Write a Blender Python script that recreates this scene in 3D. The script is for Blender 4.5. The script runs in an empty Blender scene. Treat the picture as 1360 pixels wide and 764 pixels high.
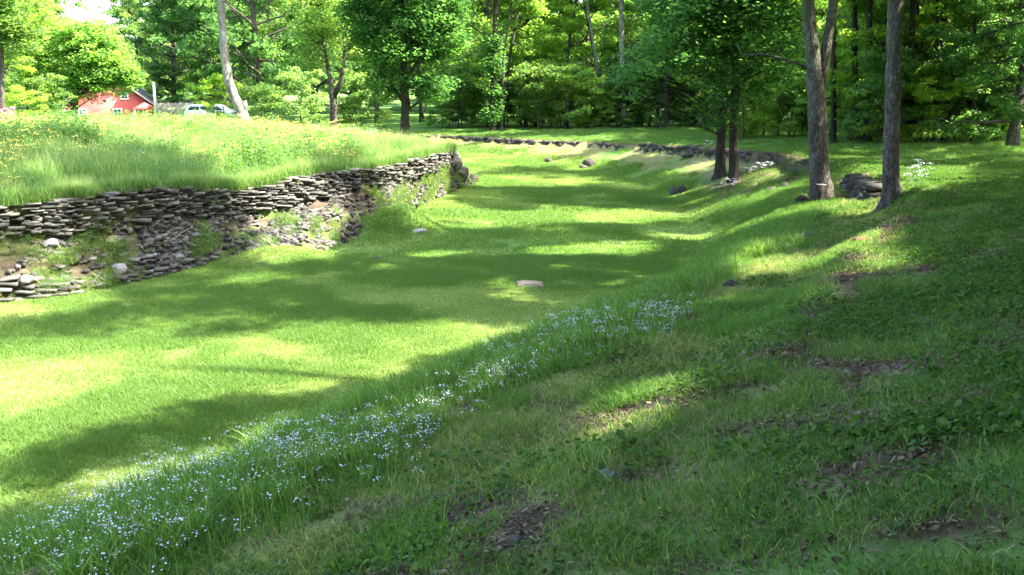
import bpy, math, random
import numpy as np
from mathutils import Vector, Matrix
rad = math.radians
rng = np.random.default_rng(7)
random.seed(7)

# ------------------------------------------------------------------ camera, sky, sun, exposure
FPX = 1209.0; PITCH = rad(12.2); CAMZ = 3.6
scene = bpy.context.scene
cam_data = bpy.data.cameras.new('camera'); cam = bpy.data.objects.new('camera', cam_data)
scene.collection.objects.link(cam); scene.camera = cam
cam_data.sensor_width = 36.0; cam_data.lens = FPX/1360*36.0
cam_data.clip_start = 0.05; cam_data.clip_end = 2000
cam.location = (0, 0, CAMZ); cam.rotation_euler = (math.pi/2 - PITCH, 0, 0)
SUN_EL = rad(50); SUN_AZ = rad(-12)                 # azimuth counted from +X towards +Y
SUN = np.array([math.cos(SUN_EL)*math.cos(SUN_AZ), math.cos(SUN_EL)*math.sin(SUN_AZ), math.sin(SUN_EL)])
world = bpy.data.worlds.new('World'); scene.world = world; world.use_nodes = True
nt = world.node_tree; bg = nt.nodes['Background']
sky = nt.nodes.new('ShaderNodeTexSky'); sky.sky_type = 'NISHITA'; sky.sun_disc = False
sky.sun_elevation = SUN_EL; sky.sun_rotation = math.atan2(SUN[0], SUN[1]); sky.dust_density = 3.0; sky.air_density = 1.0
nt.links.new(sky.outputs[0], bg.inputs[0]); bg.inputs[1].default_value = 0.15
sl = bpy.data.lights.new('sun', 'SUN'); sl.energy = 4.8; sl.angle = rad(0.6); sl.color = (1.0, 0.94, 0.80)
so = bpy.data.objects.new('sun', sl); scene.collection.objects.link(so)
so.rotation_euler = Vector(SUN).to_track_quat('Z', 'Y').to_euler()
scene.view_settings.view_transform = 'Standard'; scene.view_settings.look = 'None'
scene.view_settings.gamma = 1.0; scene.view_settings.use_curve_mapping = False
scene.view_settings.exposure = 3.1
scene.render.engine = 'CYCLES'
cy = scene.cycles
cy.max_bounces = 7; cy.diffuse_bounces = 3; cy.glossy_bounces = 2; cy.transmission_bounces = 4; cy.transparent_max_bounces = 6
cy.use_denoising = True; cy.sample_clamp_indirect = 6.0; cy.caustics_reflective = False; cy.caustics_refractive = False

# ------------------------------------------------------------------ pixel <-> world
cP, sP = math.cos(PITCH), math.sin(PITCH)
def ray(px, py):
    dx = (px-680)/FPX; dy = (382-py)/FPX
    return np.array([dx, cP+dy*sP, -sP+dy*cP])
def at_z(px, py, z):
    d = ray(px, py); t = (z-CAMZ)/d[2]
    return (d[0]*t, d[1]*t, z)
def at_y(px, py, y):
    d = ray(px, py); t = y/d[1]
    return (d[0]*t, y, CAMZ+d[2]*t)
def project(x, y, z):
    zz = z-CAMZ
    dep = y*cP - zz*sP; up = y*sP + zz*cP
    dep = np.where(np.abs(dep) < 1e-3, 1e-3, dep)
    return 680+FPX*x/dep, 382-FPX*up/dep, dep

# ------------------------------------------------------------------ noise
_perm = np.random.default_rng(3).random((256, 256))
def vn(x, y, s=1.0, o=0):
    x = np.asarray(x, float)/s + 17.3*o + 1000; y = np.asarray(y, float)/s + 9.1*o + 1000
    xi = np.floor(x).astype(int); yi = np.floor(y).astype(int)
    fx = x-xi; fy = y-yi; fx = fx*fx*(3-2*fx); fy = fy*fy*(3-2*fy)
    g = lambda a, b: _perm[a % 256, b % 256]
    return (g(xi, yi)*(1-fx)+g(xi+1, yi)*fx)*(1-fy) + (g(xi, yi+1)*(1-fx)+g(xi+1, yi+1)*fx)*fy
def fbm(x, y, s=1.0, o=0, n=3):
    r = 0; a = 1; t = 0
    for k in range(n):
        r = r+a*vn(x, y, s/2**k, o+k*5); t += a; a *= .5
    return r/t
def sstep(a, b, v):
    t = np.clip((v-a)/(b-a), 0, 1); return t*t*(3-2*t)

# ------------------------------------------------------------------ terrain lines
WB = [(-13.5, 11.6), (-8.95, 15.35), (-7.88, 16.13), (-7.09, 17.64), (-6.36, 19.3), (-5.66, 19.75), (-4.45, 20.35),
      (-3.85, 22.6), (-3.25, 27.0), (-2.5, 31.7), (-1.5, 36.2)]
WT = [(-14.3, 12.9, 1.6), at_z(0, 271, 1.6), at_z(104, 262, 1.62), at_z(204, 248, 1.65), at_z(298, 252, 1.40), at_z(350, 246, 1.42),
      at_z(410, 230, 1.6), at_z(487, 224, 1.5), at_z(562, 207, 1.55), at_z(588, 201, 1.5), at_z(600, 201, 1.33)]
toeL_far = [(-2.4, 38.5), (-4.8, 43), (-9.5, 49), (-20, 54), (-45, 58)]
creL_far = [(-3.4, 38.3, 1.25), (-6.2, 42, 1.2), (-11, 47, 1.1), (-21, 51.5, 1.0), (-45, 55, .9)]
toeR = [(-14, -12), (-6.2, 3), (-4.18, 6.82), (-3.34, 7.83), (-2.02, 10.08), (-.32, 12.26), (2.24, 15.53), (4.3, 20), (5.0, 24.6),
        (5.5, 31.4), (5.0, 38), (3.4, 42.6), (.75, 46.2), (-2.75, 52.8), (-12, 60), (-45, 66)]
creR = [(-9, -14, 1.6), (-2.6, 0, 1.5), (-.29, 4.02, 1.4), (.89, 6.0, 1.4), (2.15, 7.38, 1.5), (4.4, 11.65, 1.6), (6.2, 14.6, 1.62),
        (8.0, 18.5, 1.6), (8.9, 22.5, 1.55), (9.8, 30.5, 1.5), (8.7, 38.5, 1.3), (4.8, 47.0, 1.02), (.8, 51.0, .98), (-3.8, 58, .85), (-13, 66, .8), (-45, 72, .8)]
inset = [(b[0]+.45*(t[0]-b[0]), b[1]+.45*(t[1]-b[1])) for b, t in zip(WB, WT)]
def back(b, t, d=.3):
    v = np.array([t[0]-b[0], t[1]-b[1]]); v = v/np.linalg.norm(v)
    return (t[0]+v[0]*d, t[1]+v[1]*d, t[2])
creL = [back(b, t) for b, t in zip(WB, WT)]
leftT = [(-32, -12), (-22, 3)] + inset + toeL_far
leftC = [(-33, -12, 1.6), (-23, 4, 1.6)] + creL + creL_far
FP = np.array(toeR + leftT[::-1])
CP = np.array([c[:2] for c in creR] + [c[:2] for c in leftC[::-1]])
CZ = np.array([c[2] for c in creR] + [c[2] for c in leftC[::-1]])
nR = len(creR)
def densify(P, Z, side, step=.8):
    o = []
    for i in range(len(P)-1):
        L = np.linalg.norm(P[i+1]-P[i]); n = max(1, int(L/step))
        for k in range(n):
            a = k/n; o.append((*(P[i]*(1-a)+P[i+1]*a), Z[i]*(1-a)+Z[i+1]*a, side[i]))
    return np.array(o)
CD = densify(CP, CZ, np.array([1]*nR+[0]*(len(CP)-nR)))
def seg_dist(x, y, P, closed=False):
    Q = np.vstack([P, P[:1]]) if closed else P
    d = np.full(x.shape, 1e9)
    for a, b in zip(Q[:-1], Q[1:]):
        vx, vy = b-a; L = vx*vx+vy*vy
        t = np.clip(((x-a[0])*vx+(y-a[1])*vy)/L, 0, 1)
        d = np.minimum(d, np.hypot(x-a[0]-t*vx, y-a[1]-t*vy))
    return d
def inside(x, y, P):
    r = np.zeros(x.shape, bool); n = len(P)
    for i in range(n):
        x1, y1 = P[i]; x2, y2 = P[(i+1) % n]
        if y1 == y2: continue
        c = ((y1 > y) != (y2 > y)) & (x < (x2-x1)*(y-y1)/(y2-y1)+x1)
        r ^= c
    return r
LT = np.array(leftT); LC = np.array([c[:2] for c in leftC]); RT = np.array(toeR); RC = np.array([c[:2] for c in creR])
def terrain(x, y):
    """returns z, t (0 floor .. 1 crest and beyond), d (distance outside the crest), left (bool)"""
    x = np.atleast_1d(np.asarray(x, float)); y = np.atleast_1d(np.asarray(y, float))
    inF = inside(x, y, FP); inC = inside(x, y, CP)
    dF = seg_dist(x, y, FP); dC = seg_dist(x, y, CP)
    dL = seg_dist(x, y, LC); dR = seg_dist(x, y, RC)
    left = dL < dR
    t = np.where(inF, 0, np.where(inC, dF/(dF+dC+1e-6), 1))
    d = np.where(inC, 0, dC)
    zc = np.zeros(x.shape); wsum = np.zeros(x.shape)
    for cx, cy_, cz, sd in CD:
        w = 1/((x-cx)**2+(y-cy_)**2+.3)**2
        zc += w*cz; wsum += w
    zc /= wsum
    fl = .08*sstep(36, 42, y)+.17*sstep(40, 50, y) + .03*(fbm(x, y, 3.0, 1)-.5)
    mound = .62*np.exp(-(((x+3.0)/.8)**2+((y-23.6)/1.1)**2)) + .25*np.exp(-(((x+5.0)/1.0)**2+((y-19.6)/.5)**2))
    tf = np.where(y > 27, np.where(t < .82, t*.80, .656+(t-.82)/.05*.344), t); tf = np.clip(tf, 0, 1)
    pr = np.where(left, t**1.15, tf+.10*np.sin(t*np.pi*2-.4)*t*(y <= 27))
    pr = np.where(left, pr, np.where(t >= 1, 1, pr + .06*np.sin(np.pi*t)*(t < .8)))
    z = fl+(zc-fl)*pr + mound*(t < .6)
    # the meadow on the left, sinking towards the house
    r = np.hypot(x, y)
    ml = zc+.6*sstep(0, 9, d)
    far = np.interp(r, [0, 42, 60, 78, 92, 110, 400], [2.1, 2.1, 1.35, .55, -.5, -.6, -.3])
    ml = np.where(r > 40, ml+(far-ml)*sstep(40, 58, r), ml)
    # the plateau on the right
    near = .42*sstep(0, 3.2, d)*(1-sstep(10, 18, y)) + .18*sstep(0, 5, d)
    mr = zc+near
    mr = mr+(1.3-mr)*sstep(12, 50, d)
    z = np.where(t >= 1, np.where(left, ml, mr), z)
    rise = sstep(90, 220, r)*np.where(x > -15, 3.0, 1.0)
    z = z+rise
    bump = (fbm(x, y, .9, 2)-.5)*.10*(t > .02)*sstep(0, .4, t) + (fbm(x, y, .25, 3)-.5)*.025
    z = z+np.where(left, bump*.6, bump)
    return z, t, d, left
def H(x, y):
    return float(terrain(x, y)[0][0])
def ground_px(px, py, ymax=140):
    """where the ray through a pixel meets the terrain"""
    d = ray(px, py); ys = np.concatenate([np.arange(2, 30, .05), np.arange(30, ymax, .15)])
    t = ys/d[1]; X = d[0]*t; Z = CAMZ+d[2]*t
    h = terrain(X, ys)[0]
    k = np.argmax(Z < h)
    return float(X[k]), float(ys[k]), float(h[k])
def normal_at(x, y, e=.15):
    zx = (terrain(x+e, y)[0]-terrain(x-e, y)[0])/(2*e); zy = (terrain(x, y+e)[0]-terrain(x, y-e)[0])/(2*e)
    return -zx, -zy

# ------------------------------------------------------------------ light/shade layout of the canopy gaps (image polygons of sunlit patches on the ground)
LIT = [
 [(-40,462),(130,460),(238,474),(262,452),(420,430),(480,434),(560,428),(655,428),(690,452),(560,482),(430,520),(320,528),(200,552),(90,572),(70,590),(-40,602)],
 [(40,655),(130,628),(240,604),(300,590),(330,592),(250,622),(190,640),(100,660)],
 [(170,648),(300,600),(350,600),(240,650)], [(510,558),(640,505),(668,512),(540,580)],
 [(605,228),(618,220),(700,222),(846,226),(842,237),(760,240),(745,249),(640,250),(625,240)],
 [(535,300),(560,276),(590,264),(610,270),(650,280),(756,282),(900,284),(1010,258),(1060,250),(1000,270),(900,292),(780,294),(762,297),(644,298),(600,288),(560,300)],
 [(690,332),(800,322),(870,322),(870,338),(700,342)], [(860,318),(940,308),(1010,300),(1000,312),(900,322)],
 [(540,336),(600,334),(600,344),(545,344)], [(930,352),(1000,338),(1060,345),(1060,368),(960,372)],
 [(600,214),(640,196),(700,186),(740,192),(690,206),(650,216)], [(756,222),(790,200),(830,192),(880,196),(800,222),(770,228)],
 [(820,222),(935,205),(930,210),(835,228)], [(885,228),(945,212),(960,214),(900,232)],
 [(740,595),(760,535),(850,505),(930,505),(900,560),(800,605)], [(1060,262),(1090,262),(1190,282),(1130,296),(1060,280)],
 [(980,190),(1100,188),(1260,190),(1260,196),(1100,197),(980,197)],[(600,178),(940,184),(940,194),(800,187),(600,182)],
 [(1110,230),(1180,215),(1190,235),(1120,250)],[(985,235),(1050,215),(1080,220),(1000,250)],
 [(330,350),(300,270),(340,246),(425,250),(450,345)], [(495,232),(575,204),(600,262),(560,285),(540,290)],
 [(1180,225),(1290,222),(1280,245),(1190,262)],[(600,186),(700,182),(940,196),(940,200),(800,194),(700,190),(600,192)],
 [(1090,430),(1110,350),(1170,300),(1200,300),(1140,380)],
 [(0,398),(60,385),(130,380),(160,400),(90,412),(0,420)],
]
DARKM = [ # shaded patches of the tall meadow and the wall
 [(-60,186),(60,190),(140,196),(225,212),(262,228),(270,246),(0,275),(-60,280)],
 [(345,172),(390,180),(420,200),(490,222),(410,232),(385,222),(360,200)],
 [(540,165),(595,175),(600,205),(570,200)],
 [(-60,270),(285,246),(318,340),(200,372),(-60,405)], [(400,228),(487,224),(500,250),(540,310),(470,330),(440,320),(420,270)], [(575,205),(600,200),(640,240),(640,262),(585,262)],
]
LITP = [np.array(p, float) for p in LIT]; DARKP = [np.array(p, float) for p in DARKM]
_gxs = np.arange(-60, 45, .3); _gys = np.arange(-14, 80, .3)
_A, _B = np.meshgrid(_gxs, _gys, indexing='ij'); _t = terrain(_A.ravel(), _B.ravel())
_TZ = _t[0].reshape(_A.shape); _TT = _t[1].reshape(_A.shape); _TL = _t[3].reshape(_A.shape)
def terr_fast(x, y):
    i = np.clip(((x+60)/.3).round().astype(int), 0, len(_gxs)-1); j = np.clip(((y+14)/.3).round().astype(int), 0, len(_gys)-1)
    return _TZ[i, j], _TT[i, j], None, _TL[i, j]
def want_lit(P):
    """P (n,3) leaf-clump centres: does their shadow fall where the sun reaches the ground?"""
    x, y, z = P.T
    k = (z-1.0)/SUN[2]
    for _ in range(3):
        gx = x-SUN[0]*k; gy = y-SUN[1]*k
        g = terr_fast(gx, gy)
        k = (z-g[0])/SUN[2]
    gx = x-SUN[0]*k; gy = y-SUN[1]*k; zz, t, d, left = terr_fast(gx, gy)
    px, py, dep = project(gx, gy, zz)
    inlit = np.zeros(len(P), bool); indark = np.zeros(len(P), bool)
    for q in LITP: inlit |= inside(px, py, q)
    for q in DARKP: indark |= inside(px, py, q)
    meadow = left & (t > .15) & (gy < 60)
    lit = np.where(meadow, ~indark | inlit, inlit)
    lit = np.where((dep < 1) , False, lit)
    return lit, gx, gy, zz

# ------------------------------------------------------------------ materials
def new_mat(name):
    m = bpy.data.materials.new(name); m.use_nodes = True
    n = m.node_tree; n.nodes.clear(); return m, n
def N(n, typ, **k):
    o = n.nodes.new(typ)
    for a, b in k.items(): setattr(o, a, b)
    return o
def ramp(n, fac, stops):
    r = N(n, 'ShaderNodeValToRGB'); el = r.color_ramp.elements
    el[0].position, el[0].color = stops[0][0], (*stops[0][1], 1)
    el[1].position, el[1].color = stops[-1][0], (*stops[-1][1], 1)
    for p, c in stops[1:-1]:
        e = el.new(p); e.color = (*c, 1)
    n.links.new(fac, r.inputs[0]); return r.outputs[0]
def noise(n, scale, detail=4, rough=.6, vec=None, dist=0):
    t = N(n, 'ShaderNodeTexNoise'); t.inputs['Scale'].default_value = scale; t.inputs['Detail'].default_value = detail
    t.inputs['Roughness'].default_value = rough; t.inputs['Distortion'].default_value = dist
    if vec is not None: n.links.new(vec, t.inputs['Vector'])
    return t.outputs['Fac']
def mixc(n, fac, a, b, mode='MIX'):
    m = N(n, 'ShaderNodeMix', data_type='RGBA', blend_type=mode)
    for s, v in ((0, fac), (6, a), (7, b)):
        if isinstance(v, (int, float)): m.inputs[s].default_value = v
        elif isinstance(v, tuple): m.inputs[s].default_value = (*v, 1)
        else: n.links.new(v, m.inputs[s])
    return m.outputs[2]
def attr(n, name):
    a = N(n, 'ShaderNodeAttribute'); a.attribute_name = name; return a.outputs['Fac']
def pos_vec(n, scale=(1, 1, 1), obj=False):
    if obj: v = N(n, 'ShaderNodeTexCoord').outputs['Object']
    else: v = N(n, 'ShaderNodeNewGeometry').outputs['Position']
    m = N(n, 'ShaderNodeMapping'); m.inputs['Scale'].default_value = scale; n.links.new(v, m.inputs[0]); return m.outputs[0]
def finish(n, col, rough=.8, bump=None, bstr=.4, bdist=.02, spec=.3, metal=0):
    b = N(n, 'ShaderNodeBsdfPrincipled'); o = N(n, 'ShaderNodeOutputMaterial')
    if isinstance(col, tuple): b.inputs['Base Color'].default_value = (*col, 1)
    else: n.links.new(col, b.inputs['Base Color'])
    if isinstance(rough, (int, float)): b.inputs['Roughness'].default_value = rough
    else: n.links.new(rough, b.inputs['Roughness'])
    b.inputs['Specular IOR Level'].default_value = spec; b.inputs['Metallic'].default_value = metal
    if bump is not None:
        bp = N(n, 'ShaderNodeBump'); bp.inputs['Strength'].default_value = bstr; bp.inputs['Distance'].default_value = bdist
        n.links.new(bump, bp.inputs['Height']); n.links.new(bp.outputs[0], b.inputs['Normal'])
    n.links.new(b.outputs[0], o.inputs[0]); return b
def leaf_mat(name, stops, trans=.55, tint=True, spec=.15, gain=2.0):
    m, n = new_mat(name)
    c = ramp(n, attr(n, 'rnd'), stops)
    if tint:
        oi = N(n, 'ShaderNodeObjectInfo'); c = mixc(n, 1.0, c, oi.outputs['Color'], 'MULTIPLY')
    b = N(n, 'ShaderNodeBsdfPrincipled'); b.inputs['Roughness'].default_value = .5; b.inputs['Specular IOR Level'].default_value = spec
    n.links.new(c, b.inputs['Base Color'])
    tr = N(n, 'ShaderNodeBsdfTranslucent'); tc = mixc(n, 1.0, c, (1.15*gain, 1.25*gain, .55*gain), 'MULTIPLY'); n.links.new(tc, tr.inputs[0])
    mx = N(n, 'ShaderNodeMixShader'); mx.inputs[0].default_value = trans
    n.links.new(b.outputs[0], mx.inputs[1]); n.links.new(tr.outputs[0], mx.inputs[2])
    o = N(n, 'ShaderNodeOutputMaterial'); n.links.new(mx.outputs[0], o.inputs[0]); return m
M = {}
M['leaf'] = leaf_mat('leaf', [(0, (.044, .088, .034)), (.5, (.095, .158, .058)), (1, (.19, .255, .10))])
M['lawn'] = leaf_mat('lawn_blades', [(0, (.060, .120, .026)), (.5, (.135, .210, .048)), (.8, (.26, .31, .10)), (1, (.44, .40, .23))], .35, False, .2)
M['long'] = leaf_mat('long_grass_blades', [(0, (.048, .104, .022)), (.7, (.100, .178, .038)), (1, (.24, .28, .10))], .4, False, .2)
M['meadow'] = leaf_mat('meadow_blades', [(0, (.045, .11, .028)), (.5, (.10, .18, .05)), (.85, (.21, .27, .10)), (1, (.37, .34, .19))], .4, False, .2)
M['weed'] = leaf_mat('weed_leaves', [(0, (.026, .065, .014)), (.7, (.055, .115, .021)), (1, (.11, .155, .035))], .35, False, .08)
M['straw'] = leaf_mat('straw_blades', [(0, (.13, .15, .05)), (.5, (.24, .21, .10)), (1, (.36, .29, .17))], .3, False, .2)
def simple(name, col, rough=.6, spec=.3, n1=None, metal=0):
    m, n = new_mat(name)
    f = noise(n, n1 or 6, 5)
    a = tuple(min(1, v*.8) for v in col); b = tuple(min(1, v*1.15) for v in col)
    finish(n, ramp(n, f, [(.3, a), (.7, b)]), rough, f, .15, .01, spec, metal); M[name] = m; return m
simple('petal_blue', (.52, .52, .60), .6); simple('petal_white', (.58, .58, .64), .6); simple('petal_yellow', (.68, .60, .10), .6)
simple('dead_leaf', (.20, .11, .055), .8); simple('petal_pink', (.72, .22, .45), .6)
# ground
m, n = new_mat('ground'); M['ground'] = m
big = noise(n, .35, 5); fine = noise(n, 9, 6, .7); mid = noise(n, 2.2, 5, .65)
g1 = ramp(n, fine, [(.25, (.040, .08, .020)), (.5, (.085, .14, .036)), (.75, (.16, .20, .07))])
g2 = ramp(n, mid, [(.3, (.05, .13, .022)), (.6, (.09, .18, .035)), (.8, (.20, .23, .09))])
gr = mixc(n, .5, g1, g2)
dry = ramp(n, fine, [(.25, (.075, .09, .03)), (.5, (.16, .155, .07)), (.8, (.26, .235, .13))])
soil = ramp(n, noise(n, 22, 8, .75), [(.32, (.016, .011, .008)), (.46, (.050, .034, .022)), (.58, (.10, .07, .048)), (.72, (.24, .19, .145))])
c = mixc(n, attr(n, 'dry'), gr, dry); c = mixc(n, attr(n, 'soil'), c, soil)
finish(n, c, .95, noise(n, 14, 8, .75), .8, .05, .1)
def bark(name, a, b, c_, scale=5, vert=.25, moss=0):
    m, n = new_mat(name); M[name] = m
    v = pos_vec(n, (1, 1, vert), obj=True)
    f = noise(n, scale*3, 8, .7, v, .6); g = noise(n, scale*.5, 3, .6, v)
    w = N(n, 'ShaderNodeTexVoronoi', feature='DISTANCE_TO_EDGE'); w.inputs['Scale'].default_value = scale*3.2
    n.links.new(v, w.inputs['Vector'])
    col = ramp(n, f, [(.3, a), (.5, b), (.72, c_)])
    patch = ramp(n, g, [(.42, (.75, .72, .7)), (.6, (1.25, 1.25, 1.22))]); col = mixc(n, 1.0, col, patch, 'MULTIPLY')
    if moss: col = mixc(n, ramp(n, noise(n, 2.5, 5), [(.5, (0, 0, 0)), (.62, (moss,)*3)]), col, (.06, .10, .03))
    h = N(n, 'ShaderNodeMath', operation='ADD'); n.links.new(w.outputs[0], h.inputs[0]); n.links.new(f, h.inputs[1])
    finish(n, col, .9, h.outputs[0], 1.0, .035, .15)
bark('bark_grey', (.016, .013, .011), (.060, .052, .046), (.17, .155, .138), 7, .38, .45)
bark('bark_pale', (.06, .052, .045), (.15, .137, .12), (.31, .29, .26), 4, .3)
bark('bark_dark', (.012, .010, .008), (.032, .025, .020), (.075, .06, .048), 5, .22)
# stone and earth of the wall
def stone(name, a, b, c_, lichen=.5):
    m, n = new_mat(name); M[name] = m
    f = noise(n, 7, 8, .7); r = attr(n, 'rnd')
    col = ramp(n, r, [(0, a), (.5, b), (1, c_)])
    col = mixc(n, 1.0, col, ramp(n, f, [(.3, (.55, .55, .55)), (.7, (1.3, 1.3, 1.3))]), 'MULTIPLY')
    col = mixc(n, ramp(n, noise(n, 3.1, 6, .7), [(.52, (0, 0, 0)), (.66, (lichen,)*3)]), col, (.34, .33, .28))
    col = mixc(n, ramp(n, noise(n, 1.3, 6, .7), [(.55, (0, 0, 0)), (.7, (.6,)*3)]), col, (.07, .085, .035))
    finish(n, col, .88, noise(n, 26, 8, .7), .7, .02, .25)
stone('wall_stone', (.032, .030, .027), (.080, .075, .067), (.175, .167, .152))
stone('pale_stone', (.20, .19, .175), (.28, .265, .245), (.36, .34, .31), .3)
stone('dark_stone', (.025, .022, .02), (.05, .045, .038), (.10, .088, .072), .15)
stone('blue_stone', (.10, .105, .12), (.14, .15, .17), (.20, .21, .23), .2)
m, n = new_mat('bank_earth'); M['bank_earth'] = m
f = noise(n, 5, 8, .7); e = ramp(n, noise(n, 16, 8, .75), [(.3, (.022, .017, .012)), (.5, (.065, .05, .036)), (.7, (.15, .12, .09))])
v = ramp(n, f, [(.3, (.05, .085, .02)), (.6, (.11, .15, .045)), (.8, (.27, .24, .13))])
finish(n, mixc(n, ramp(n, noise(n, 1.6, 6, .7), [(.42, (0, 0, 0)), (.56, (1, 1, 1))]), e, v), .95, f, 1.0, .06, .1)

# ------------------------------------------------------------------ object helpers
def link(o): scene.collection.objects.link(o)
def tag(o, label=None, cat=None, group=None, kind=None):
    for k, v in (('label', label), ('category', cat), ('group', group), ('kind', kind)):
        if v: o[k] = v
    return o
def mesh_np(name, V, F, mat, attrs=None, smooth=False):
    """V (n,3); F list of arrays, each (k, sides)"""
    me = bpy.data.meshes.new(name); V = np.asarray(V, np.float32)
    me.vertices.add(len(V)); me.vertices.foreach_set('co', V.ravel())
    loops = np.concatenate([f.ravel() for f in F]).astype(np.int32)
    sizes = np.concatenate([np.full(len(f), f.shape[1]) for f in F]).astype(np.int32)
    starts = np.concatenate([[0], np.cumsum(sizes)[:-1]]).astype(np.int32)
    me.loops.add(len(loops)); me.loops.foreach_set('vertex_index', loops)
    me.polygons.add(len(sizes)); me.polygons.foreach_set('loop_start', starts); me.polygons.foreach_set('loop_total', sizes)
    if smooth: me.polygons.foreach_set('use_smooth', np.ones(len(sizes), bool))
    for k, a in (attrs or {}).items():
        at = me.attributes.new(k, 'FLOAT', 'POINT'); at.data.foreach_set('value', np.asarray(a, np.float32))
    me.update(calc_edges=True)
    for mm in (mat if isinstance(mat, list) else [mat]): me.materials.append(mm)
    return me
def obj(name, me, parent=None, loc=None):
    o = bpy.data.objects.new(name, me); link(o)
    if parent is not None: o.parent = parent
    if loc is not None: o.location = loc
    return o
def empty(name, loc=(0, 0, 0)):
    o = bpy.data.objects.new(name, None); link(o); o.location = loc; o.empty_display_size = .2; return o
class MB:
    def __init__(s): s.V = []; s.F = {}; s.A = []; s.n = 0
    def add(s, V, faces, rnd=None):
        V = np.asarray(V, float)
        for f in faces:
            f = np.asarray(f)
            if f.ndim == 1: f = f[None]
            s.F.setdefault(f.shape[1], []).append(f+s.n)
        s.V.append(V); s.A.append(np.full(len(V), random.random() if rnd is None else rnd)); s.n += len(V)
    def box(s, c, size, rz=0, rnd=None):
        x, y, z = [q/2 for q in size]
        V = np.array([(a*x, b*y, d*z) for a in (-1, 1) for b in (-1, 1) for d in (-1, 1)])
        if rz: V = V @ np.array(Matrix.Rotation(rz, 3, 'Z')).T
        s.add(V+np.array(c), [[(0, 1, 3, 2), (4, 6, 7, 5), (0, 4, 5, 1), (2, 3, 7, 6), (0, 2, 6, 4), (1, 5, 7, 3)]], rnd)
    def prism(s, poly, y0, y1, rnd=None):          # poly in (x,z), extruded along y
        n = len(poly); V = [(x, y0, z) for x, z in poly]+[(x, y1, z) for x, z in poly]
        s.add(V, [np.array([list(range(n))]), np.array([list(range(2*n-1, n-1, -1))]), np.array([(i, i+n, (i+1) % n+n, (i+1) % n) for i in range(n)])], rnd)
    def tube(s, pts, rr, sides=8, wob=0, rnd=None, caps=True):
        pts = np.asarray(pts, float); n = len(pts); V = []
        up = np.array([0., 0, 1])
        for i in range(n):
            d = pts[min(i+1, n-1)]-pts[max(i-1, 0)]; d = d/(np.linalg.norm(d)+1e-9)
            ref = np.array([1., 0, 0]) if abs(d[2]) > .8 else up
            a = np.cross(ref, d); a /= np.linalg.norm(a); b = np.cross(d, a)
            for k in range(sides):
                th = 2*math.pi*k/sides; r = rr[i]*(1+(wob*(random.random()-.5) if wob else 0))
                V.append(pts[i]+r*(math.cos(th)*a+math.sin(th)*b))
        F = [(i*sides+k, i*sides+(k+1) % sides, (i+1)*sides+(k+1) % sides, (i+1)*sides+k) for i in range(n-1) for k in range(sides)]
        fs = [np.array(F)]
        if caps: fs += [np.array([list(range((n-1)*sides, n*sides))]), np.array([list(range(sides-1, -1, -1))])]
        s.add(V, fs, rnd)
    def build(s, name, mat, parent=None, smooth=False, loc=None):
        me = mesh_np(name, np.vstack(s.V), [np.vstack(v) for v in s.F.values()], mat, {'rnd': np.concatenate(s.A)}, smooth)
        return obj(name, me, parent, loc)

# ------------------------------------------------------------------ the ground sheet
def axis(lo, hi, c0, c1, fine_, grow=1.13):
    mid_ = list(np.arange(c0, c1, fine_)); s = fine_; a = c0; L = []
    while a > lo: s *= grow; a -= s; L.append(a)
    s = fine_; b = mid_[-1]; R = []
    while b < hi: s *= grow; b += s; R.append(b)
    return np.array(L[::-1]+mid_+R)
xs = axis(-900, 900, -14, 14, .13, 1.09); ys = axis(-300, 1500, 2, 30, .12, 1.035)
GX, GY = np.meshgrid(xs, ys, indexing='ij'); gx = GX.ravel(); gy = GY.ravel()
gz, gt, gd, gl = terrain(gx, gy)
def soil_mask(x, y, t, d, left):
    dcr = seg_dist(x, y, RC)
    n1 = .45*fbm(x, y, 1.1, 11, 4)+.55*fbm(x, y, .33, 13, 3)
    s = sstep(.545, .63, n1 + .10*np.exp(-(dcr/.7)**2)*((y < 16)))*(~left)*(t > .35)*(1-sstep(16, 22, y))
    # bare scraped patches: in front of the camera, and the litter under the two trees
    for (px, py, rx, ry) in SOILP:
        s = np.maximum(s, np.exp(-(((x-px)/rx)**2+((y-py)/ry)**2)**2)*sstep(.30, .5, n1+.1))
    s = np.maximum(s, .9*(~left)*sstep(.80, .86, t)*(t < 1)*sstep(17, 20, y)*(y < 60))
    s = np.maximum(s, .8*np.exp(-(((x-6.9)/2.1)**2+((y-28.2)/3.4)**2)**2)*sstep(.35, .6, n1+.1))
    return np.clip(s, 0, 1)
def dry_mask(x, y, t, d, left):
    n1 = fbm(x, y, 1.7, 21, 4)
    s = (~left)*sstep(.06, .35, t)*(t < 1)*sstep(26, 34, y)*.95*sstep(.22, .42, n1)
    s = np.maximum(s, (~left)*(t > .3)*(y < 24)*np.exp(-(seg_dist(x, y, RC)/1.5)**2)*sstep(.3, .5, n1)*.95)
    s = np.maximum(s, (t < .02)*.22*sstep(.4, .7, n1))
    return np.clip(s, 0, 1)
SOILP = []
for (px, py, rx, ry) in ((835, 556, .6, .28), (600, 742, .55, .2), (850, 640, .3, .2), (1030, 465, .35, .35), (1190, 300, .55, .45), (1145, 318, .4, .5), (706, 378, .35, .3),
                         (700, 690, .35, .15), (1180, 610, .5, .25), (1240, 700, .4, .2), (1125, 345, .35, .7), (1070, 410, .35, .6), (1020, 470, .3, .5), (1130, 262, .6, .7), (1040, 238, .7, 1.6), (1000, 232, .6, 1.6)):
    g = ground_px(px, py); SOILP.append((g[0], g[1], rx, ry))
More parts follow.
